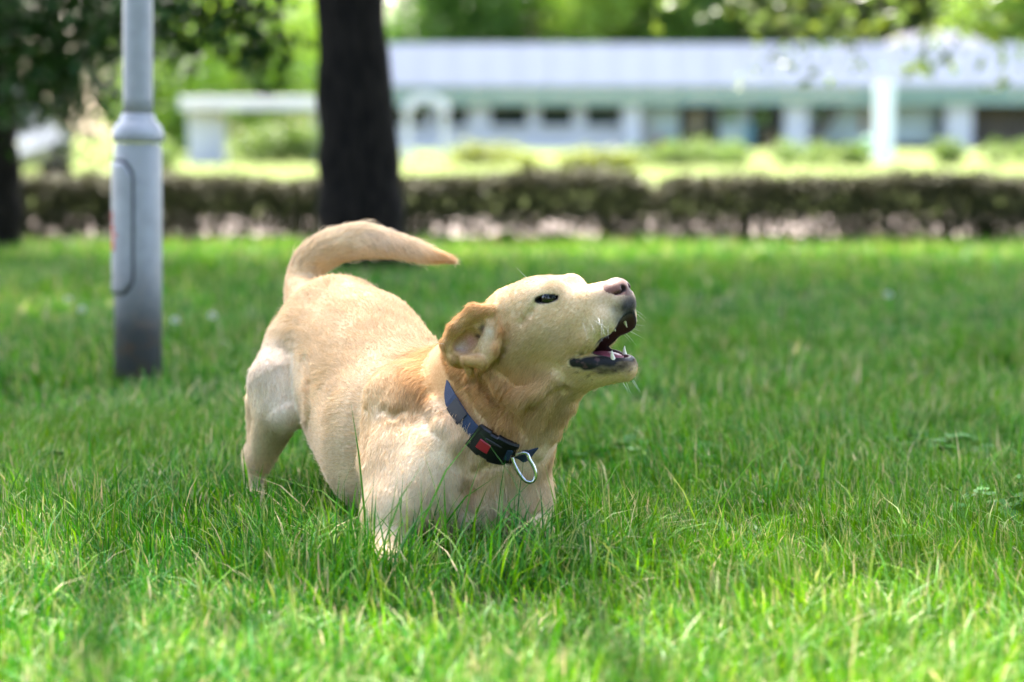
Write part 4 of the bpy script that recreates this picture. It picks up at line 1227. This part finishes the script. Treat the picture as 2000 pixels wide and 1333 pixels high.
# ================================================================== the collar
A, B, C_ = front_point(878, 774), front_point(938, 856), front_point(1022, 890)
pn = np.cross(B - A, C_ - A); pn /= np.linalg.norm(pn)
ctr = at(965, 812, 3.50); ctr = ctr - pn * ((ctr - A) @ pn)
e1 = A - ctr; e1 /= np.linalg.norm(e1); e2 = np.cross(pn, e1)
NR = 240
ring = []
for i in range(NR):
    th = 2 * math.pi * i / NR; dr = e1 * math.cos(th) + e2 * math.sin(th); r = 0.03
    while r < 0.135 and gsample1(ctr + dr * r) < 0.0: r += 0.0008
    ring.append(r)
ring = np.array(ring)
for _ in range(30): ring = np.maximum(0.25 * np.roll(ring, 1) + 0.5 * ring + 0.25 * np.roll(ring, -1), ring - 0.0006)
ths = 2 * math.pi * np.arange(NR) / NR
dirs = e1[None] * np.cos(ths)[:, None] + e2[None] * np.sin(ths)[:, None]
RP = ctr + dirs * ring[:, None]
RT = np.roll(RP, -1, 0) - np.roll(RP, 1, 0); RT /= np.linalg.norm(RT, axis=1, keepdims=True)
_, RN = gsample(RP)
RN = 0.5 * RN + 0.5 * dirs
for _ in range(12): RN = (np.roll(RN, 1, 0) + RN + np.roll(RN, -1, 0)) / 3
RN -= RT * (RN * RT).sum(1, keepdims=True); RN /= np.linalg.norm(RN, axis=1, keepdims=True)
RW = np.cross(RT, RN)
RU = []                                      # pixel of each ring point, to find stations on it
for q_ in RP:
    d_ = q_ - np.array([0, 0, CAM_H]); z_ = d_[1] * CP - d_[2] * SP; y_ = d_[1] * SP + d_[2] * CP
    RU.append((1000 + FPX * d_[0] / z_, 666.5 - FPX * y_ / z_))
RU = np.array(RU); frontside = (RN * (np.array([0, 0, CAM_H]) - RP)).sum(1) > 0


def station(u, v):
    d_ = np.hypot(RU[:, 0] - u, RU[:, 1] - v) + np.where(frontside, 0, 1e4)
    return int(np.argmin(d_))


st = [station(*p) for p in ((874, 764), (886, 790), (908, 820), (934, 850), (994, 902), (1030, 893))]
print("collar stations", st, [tuple(RU[i].round()) for i in st], "ring", ring.min(), ring.max())


def ringpos(x):
    x = x % NR; i = int(x) % NR; f = x - int(x); j = (i + 1) % NR
    L = lambda Z: Z[i] * (1 - f) + Z[j] * f
    return L(RP), L(RT), L(RN), L(RW)


def band(name, i0, i1, hw, th, off, mat, parent, n=None, edge=0.0012, closed=False):
    """strip along the collar ring; hw half width (function of 0..1), th thickness, off height above the skin"""
    n = n or max(4, int(abs(i1 - i0)) * 2)
    V, Qd = [], []
    for a in range(n + 1):
        f = a / n; p, tt, nn, ww = ringpos(i0 + (i1 - i0) * f)
        h = hw(f) if callable(hw) else hw; o_ = off(f) if callable(off) else off; t_ = th(f) if callable(th) else th
        e = min(edge, t_ * 0.45)
        for (y, z) in ((-h, 0), (h, 0), (h, t_ - e), (h - e, t_), (-h + e, t_), (-h, t_ - e)):
            V.append(p + ww * y + nn * (o_ + z))
    m = 6
    for a in range(n):
        for b in range(m):
            Qd.append((a * m + b, a * m + (b + 1) % m, (a + 1) * m + (b + 1) % m, (a + 1) * m + b))
    bm = bmesh.new(); vs = [bm.verts.new(x) for x in V]
    for q_ in Qd: bm.faces.new([vs[x] for x in q_])
    bm.faces.new(vs[:m][::-1]); bm.faces.new(vs[-m:])
    return bm_obj(name, bm, mat, parent)


# the coat is pressed flat under the strap
near = np.linalg.norm(FP - ctr, axis=1) < 0.16
arc = RP[[int(i) % NR for i in np.linspace(min(st[0], st[5]) if abs(st[5] - st[0]) < NR / 2 else st[0], max(st[0], st[5]) if abs(st[5] - st[0]) < NR / 2 else st[5], 60)]]
dm = np.full(NF, 1.0); idx_ = np.where(near)[0]
dm[idx_] = np.linalg.norm(FP[idx_][:, None] - arc[None], axis=2).min(1)
keep_ = dm > 0.0165
sh_ = np.clip((dm - 0.0165) / 0.02, 0.25, 1.0)[:, None, None]
P4 = P4[:, :1] + (P4 - P4[:, :1]) * np.where(dm[:, None, None] < 0.0365, sh_, 1.0)
fur = strands("fur", P4[keep_], np.where(FH < 6, 0.00022, 0.00030)[keep_], FCV[keep_], M_FUR, dog)
fur["kind"] = "stuff"

collar = empty("dog_collar")
tag(collar, "blue webbing collar with black buckle and red button round the dog's neck", "collar")
t = NT("blue_webbing")
pb = t.n("ShaderNodeBsdfPrincipled", Roughness=0.75)
t.l(t.mix(t.ramp(t.noise(420, 2), [(0.35, 0.0), (0.65, 1.0)]), (0.005, 0.015, 0.045), (0.010, 0.030, 0.075)), pb.inputs["Base Color"])
bp = t.n("ShaderNodeBump", Strength=0.6, Distance=0.001); t.l(t.noise(900, 1), bp.inputs["Height"]); t.l(bp.outputs[0], pb.inputs["Normal"])
M_WEB = t.done(pb)
M_BLACK = mat_plain("black_plastic", (0.004, 0.004, 0.005), (0.006, 0.006, 0.007), 60, 0.38, spec=0.3)
M_RUBBER = mat_plain("black_rubber", (0.007, 0.006, 0.007), (0.010, 0.009, 0.010), 120, 0.6)
M_RED = mat_plain("red_plastic", (0.30, 0.008, 0.02), (0.26, 0.006, 0.018), 80, 0.35)
M_STEEL = mat_plain("polished_steel", (0.55, 0.56, 0.58), (0.45, 0.46, 0.48), 50, 0.18, metal=1.0)
sd = 1 if st[4] > st[1] else -1
if sd * (st[4] - st[0]) < 0: st[0] -= sd * NR
HWS = 0.0145
fade = lambda f: 0.0025 - 0.010 * max(0, 1 - f / 0.5)
band("strap", st[0] - sd * 14, st[3] + sd * 2, lambda f: HWS * (0.75 + 0.25 * min(1, f * 2)), 0.0025, lambda f: 0.0028 - 0.012 * max(0, 1 - f / 0.42), M_WEB, collar)
band("strap", st[4] - sd * 2, st[5] + sd * 10, HWS * 0.9, 0.0025, lambda f: 0.0025 - 0.016 * max(0, (f - 0.45) / 0.55), M_WEB, collar)
# the part of the strap that is buried in the fur
band("strap", st[5] + sd * 9, st[0] - sd * 13 + sd * NR, HWS, 0.0020, -0.0075, M_WEB, collar)
band("keeper", st[1], st[2], HWS * 0.98, 0.0018, 0.0056, M_RUBBER, collar)
b0, b1 = st[3] - sd * 1, st[4] + sd * 1
prof = lambda f: HWS * (1.55 + 0.22 * math.sin(math.pi * min(1, max(0, f))) - (0.18 if 0.30 < f < 0.5 else 0))
buckle = band("buckle", b0, b1, prof, lambda f: 0.0105 * (0.55 + 0.45 * math.sin(math.pi * (0.12 + 0.76 * f))), 0.0035, M_BLACK, collar, n=40, edge=0.003)
band("crossbar", b0 + (b1 - b0) * 0.00, b0 + (b1 - b0) * 0.10, HWS * 1.55, 0.003, 0.0095, M_BLACK, buckle, n=6)
band("webbing_loop", b0 + (b1 - b0) * 0.76, b0 + (b1 - b0) * 0.90, HWS * 0.75, 0.0016, 0.0118, M_WEB, buckle, n=8)
band("side_arm", b0 + (b1 - b0) * 0.28, b0 + (b1 - b0) * 0.62, lambda f: 0.0015 + 0.0012 * math.sin(math.pi * f), 0.0022, 0.0135, M_RUBBER, buckle, n=12).location = tuple(-RW[int(b0 + (b1 - b0) * .45) % NR] * 0.0105 * (1 if RW[int(b0) % NR][2] < 0 else -1))
rb0 = b0 + (b1 - b0) * 0.20
red = band("red_button", rb0, rb0 + (b1 - b0) * 0.24, HWS * 0.60, 0.0030, 0.0128, M_RED, buckle, n=8)
red.location = tuple(RW[int(rb0) % NR] * 0.0035 * (1 if RW[int(rb0) % NR][2] < 0 else -1))
# ring
dR = min(front_point(u, v)[1] for u, v in ((1008, 905), (1028, 895), (1025, 935), (1040, 930)) if front_point(u, v) is not None) - 0.008
pts = [(1000, 893), (1004, 906), (1012, 922), (1021, 935), (1029, 941), (1038, 942), (1044, 936), (1046, 926), (1042, 912), (1034, 898), (1028, 886), (1012, 886), (1000, 893)]
bm = bmesh.new(); ra_ = np.array(pts, float); P_ = [catmull(ra_, x) for x in np.linspace(0, len(pts) - 1, 60)]
tube(bm, [at(p[0], p[1], dR) for p in P_], 0.0033, 10)
bm_obj("d_ring", bm, M_STEEL, collar, True)
# ================================================================== lawn grass
def in_dog(P):
    ok = np.all((P > lo + 0.006) & (P < hi - 0.006), axis=1)
    d = np.full(len(P), 1.0)
    if ok.any():
        g = ((P[ok] - lo) / VOX).astype(int); d[ok] = G[g[:, 0], g[:, 1], g[:, 2]]
    return d


GT = np.array([(0.021, 0.135, 0.005), (0.036, 0.17, 0.006), (0.016, 0.115, 0.009), (0.060, 0.20, 0.008), (0.020, 0.12, 0.019), (0.10, 0.23, 0.014)])


def grass(name, y0, y1, slope, marg, dens, hmean, wid, seg, seed, mat, straw=0.035, xc=0.0):
    r = np.random.default_rng(seed)
    area = (y1 - y0) * 2 * (slope * (y0 + y1) / 2 + marg); n0 = int(area * dens * 1.15)
    Y = r.uniform(y0, y1, n0); half = slope * y1 + marg; X = r.uniform(-half, half, n0)
    k = np.abs(X) < slope * Y + marg; X, Y = X[k] + xc, Y[k]
    dl = np.hypot(X - lp0[0], Y - LD) > RB + 0.004; X, Y = X[dl], Y[dl]
    P0 = np.stack([X, Y, np.zeros_like(X)], 1)
    cl = flow_noise(P0, 7.0, seed + 1) * 0.5 + flow_noise(P0, 22.0, seed + 2) * 0.5
    k = r.random(len(X)) < np.clip(0.72 + 0.42 * cl, 0.22, 1); P0, cl = P0[k], cl[k]; n = len(P0)
    h = hmean * np.exp(r.normal(0, 0.30, n)) * (1 + 0.22 * cl)
    h *= 1 + np.where(r.random(n) < 0.35, 0.6, 0.25) * np.exp(-((P0[:, 0] + 0.12) / 0.30) ** 2 - ((P0[:, 1] - 3.22) / 0.20) ** 2)
    tall = r.random(n) < 0.05; h[tall] *= r.uniform(1.25, 1.7, tall.sum())
    az = r.uniform(0, 2 * np.pi, n) * 0.75 + 2.2 * flow_noise(P0, 4.0, seed + 3)
    lean = np.clip(np.abs(r.normal(0.50, 0.48, n)), 0, 1.5)
    D = np.stack([np.cos(az), np.sin(az), np.zeros(n)], 1)
    fa = az + np.pi / 2 + r.normal(0, 0.7, n); S = np.stack([np.cos(fa), np.sin(fa), np.zeros(n)], 1)
    w = wid * r.uniform(0.55, 1.25, n)
    fr = np.linspace(0, 1, seg + 1); C = []
    for f in fr:
        out = lean * f ** 1.8; up = f * np.cos(np.minimum(lean, 1.2) * f * 0.75)
        C.append(P0 + D * (h * out * 0.9)[:, None] + np.array([0, 0, 1.0]) * (h * up)[:, None])
    # leave out what would stand inside the dog; blades beside it bend away
    bad = np.zeros(n, bool)
    for c in C: bad |= in_dog(c) < 0.002
    keep = ~bad; C = [c[keep] for c in C]; S, w, n = S[keep], w[keep], keep.sum()
    prof = np.interp(fr, [0, 0.35, 0.7, 1.0], [0.75, 1.0, 0.72, 0.0])
    V = []
    for i in range(seg): V += [C[i] - S * (w * prof[i] / 2)[:, None], C[i] + S * (w * prof[i] / 2)[:, None]]
    V.append(C[seg]); m = 2 * seg + 1
    V = np.stack(V, 1).reshape(-1, 3)
    b = np.arange(n)[:, None] * m
    Q = np.concatenate([b + [2 * i, 2 * i + 1, 2 * i + 3, 2 * i + 2] for i in range(seg - 1)]) if seg > 1 else None
    T = b + [2 * seg - 2, 2 * seg - 1, 2 * seg]
    col = GT[r.integers(0, len(GT), n)] * r.uniform(0.55, 1.5, (n, 1))
    yl = np.clip(0.5 + 0.6 * flow_noise(C[0], 2.4, seed + 5), 0, 1)[:, None] * 0.35
    col = col * (1 - yl) + np.array((0.11, 0.225, 0.012)) * yl
    st_ = r.random(n) < straw; col[st_] = np.array((0.48, 0.40, 0.22)) * r.uniform(0.7, 1.15, (st_.sum(), 1))
    cv = np.repeat(col[:, None, :], m, 1)
    tipdry = (r.random(n) < 0.22)[:, None]
    cv[:, -1] = np.where(tipdry, (0.42, 0.36, 0.17), cv[:, -1]); cv[:, -3:-1] = np.where(tipdry[:, None], cv[:, -3:-1] * 0.7 + np.array((0.42, 0.36, 0.17)) * 0.3, cv[:, -3:-1])
    me = raw_mesh(name, V, quads=Q, tris=T); vcol(me, cv.reshape(-1, 3))
    o = link(name, me, mat); print(name, n, "blades")
    return o


M_GRASS = mat_leaf("grass_blade", 0.30, 0.5, 0.16)
tag(grass("lawn_grass", 1.9, 4.9, 0.26, 0.55, 27000, 0.047, 0.0031, 3, 71, M_GRASS, 0.025), "sharp and blurred green grass blades around the dog", "grass", kind="stuff")
tag(grass("lawn_grass", 3.02, 3.44, 0, 0.33, 6000, 0.072, 0.0036, 3, 74, M_GRASS, 0.02, xc=-0.12), "taller grass blades in front of the dog's chest and paws", "grass", kind="stuff")
tag(grass("lawn_grass", 4.9, 8.2, 0.26, 0.7, 6500, 0.048, 0.0062, 2, 72, M_GRASS), "blurred mid-distance lawn grass around the lamp post", "grass", kind="stuff")
tag(grass("lawn_grass", 8.2, 13.1, 0.26, 0.9, 2100, 0.052, 0.0105, 2, 73, M_GRASS, 0.02), "far lawn grass in front of the hedge", "grass", kind="stuff")


# ---- clover growing in patches between the blades
def clover():
    r = np.random.default_rng(91); V, T, C = [], [], []; k = 0
    for _ in range(9):
        y = r.uniform(3.3, 4.8); x = r.uniform(-1, 1) * (0.26 * y + 0.3); q = r.uniform(0.05, 0.16)
        for _ in range(int(q * 260)):
            p = np.array([x, y, 0]) + np.array([*r.normal(size=2) * q * 0.6, r.uniform(0.025, 0.05)])
            if in_dog(p[None])[0] < 0.02: continue
            tilt = r.normal(size=2) * 0.35; a0 = r.uniform(0, 6.28); rr = r.uniform(0.006, 0.011); c = np.array((0.03, 0.11, 0.015)) * r.uniform(0.7, 1.4)
            for j in range(3):
                a = a0 + j * 2.094; cc = p + rr * np.array([math.cos(a), math.sin(a), 0]); ring_ = []
                for i in range(6):
                    b = a + i * 1.0472; d = np.array([math.cos(b), math.sin(b), 0]) * rr * 0.95; d[2] = d[0] * tilt[0] + d[1] * tilt[1]; ring_.append(cc + d)
                V += ring_; C += [c] * 6; T += [(k, k + i, k + i + 1) for i in range(1, 5)]; k += 6
    me = raw_mesh("clover", np.array(V), tris=np.array(T)); vcol(me, np.array(C))
    return link("clover", me, M_DLEAF)


tag(clover(), "small round clover leaves in patches among the grass", "clover", kind="stuff")

# ---- daisies
M_PETAL = mat_plain("daisy_petal", (0.82, 0.82, 0.80), (0.78, 0.78, 0.78), 60, 0.6)
M_CENTRE = mat_plain("daisy_centre", (0.65, 0.42, 0.03), (0.55, 0.33, 0.02), 200, 0.7)
M_STEM = mat_plain("green_stem", (0.07, 0.18, 0.03), rough=0.6)
for (u, v), lab in zip([(160, 605), (134, 586), (342, 626), (415, 617), (1735, 577)],
                       ["white daisy in the sunlit patch left of the lamp post", "fainter white daisy just behind the sunlit one by the lamp post", "white daisy just right of the lamp post", "white daisy between the lamp post and the dog's hip", "lone white daisy in the lawn right of the dog"]):
    hz = 0.088; d = (CAM_H - hz) * FPX / (v - 262); p = at(u, v, d)
    o = empty("daisy", (p[0], p[1], 0)); tag(o, lab, "daisy", "daisies in the lawn")
    bm = bmesh.new(); tube(bm, [(0.006, 0, -0.01), (0.002, 0, 0.05), (0, 0, p[2])], [0.0012, 0.001, 0.001], 6); bm_obj("stem", bm, M_STEM, o)
    bm = bmesh.new(); bmesh.ops.create_uvsphere(bm, u_segments=10, v_segments=6, radius=0.0045); bmesh.ops.translate(bm, vec=(0, -0.003, p[2] + 0.002), verts=bm.verts); bm_obj("centre", bm, M_CENTRE, o, True)
    for k in range(14):
        a = 2 * math.pi * k / 14; bm = bmesh.new(); c_, s_ = math.cos(a), math.sin(a); vs = []
        for rr, ww in ((0.004, 0.0012), (0.010, 0.0024), (0.014, 0.0018), (0.0155, 0.0004)):
            for sg in (-1, 1):
                x, y = rr * c_ - sg * ww * s_, rr * s_ + sg * ww * c_
                vs.append(bm.verts.new((x, -0.6 * y * 0.5 - 0.002, p[2] + y * 0.85 + rr * 0.1)))
        for i in range(3): bm.faces.new((vs[2 * i], vs[2 * i + 1], vs[2 * i + 3], vs[2 * i + 2]))
        bm_obj("petal", bm, M_PETAL, o)

# ---- broad-leaved weeds between the blades
def weed(u, v, nl, L, label, seed, tints):
    r = np.random.default_rng(seed); d = (CAM_H - 0.03) * FPX / (v - 262); p = at(u, v, d)
    o = empty("broadleaf_weed", (p[0], p[1], 0)); tag(o, label, "weed", "broad-leaved weeds in the lawn")
    for k in range(nl):
        a = 2 * math.pi * k / nl + r.uniform(-.3, .3); el = r.uniform(0.5, 1.0); l_ = L * r.uniform(0.7, 1.15); w_ = l_ * 0.33
        dv = np.array([math.cos(a) * math.cos(el), math.sin(a) * math.cos(el), math.sin(el)]); sv = np.array([-math.sin(a), math.cos(a), 0]); nv = np.cross(dv, sv)
        V, Q = [], []
        for i, (f, wf) in enumerate(((0, .06), (.25, .10), (.42, .75), (.6, 1.0), (.8, .8), (1.0, .08))):
            c = dv * l_ * f - np.array([0, 0, 0.012]) * f * f * 1.5 + np.array([0, 0, 0.002])
            V += [c - sv * w_ * wf + nv * 0.003 * wf, c, c + sv * w_ * wf + nv * 0.003 * wf]
            if i: b_ = 3 * i; Q += [(b_ - 3, b_ - 2, b_ + 1, b_), (b_ - 2, b_ - 1, b_ + 2, b_ + 1)]
        me = raw_mesh("leaf", np.array(V), quads=np.array(Q), smooth=True); vcol(me, np.tile(np.array(tints[k % len(tints)]) * r.uniform(.8, 1.2), (len(V), 1)))
        link("leaf", me, M_LEAF, o)


WT = ((0.045, 0.14, 0.025), (0.06, 0.17, 0.03), (0.05, 0.15, 0.035))
weed(1440, 1040, 7, 0.075, "dark broad-leaved weed in the grass right of the dog", 81, WT)
weed(1250, 1125, 6, 0.055, "small broad-leaved weed below and right of the dog's chest", 82, WT)
weed(520, 1195, 6, 0.05, "blurred broad-leaved weed in the foreground left of the dog's paw", 83, WT)
weed(640, 1085, 5, 0.05, "small weed in the grass left of the dog's front paw", 84, WT)
weed(1590, 1105, 5, 0.05, "yellow-green weed in the foreground grass at right", 85, ((0.16, 0.26, 0.03),))
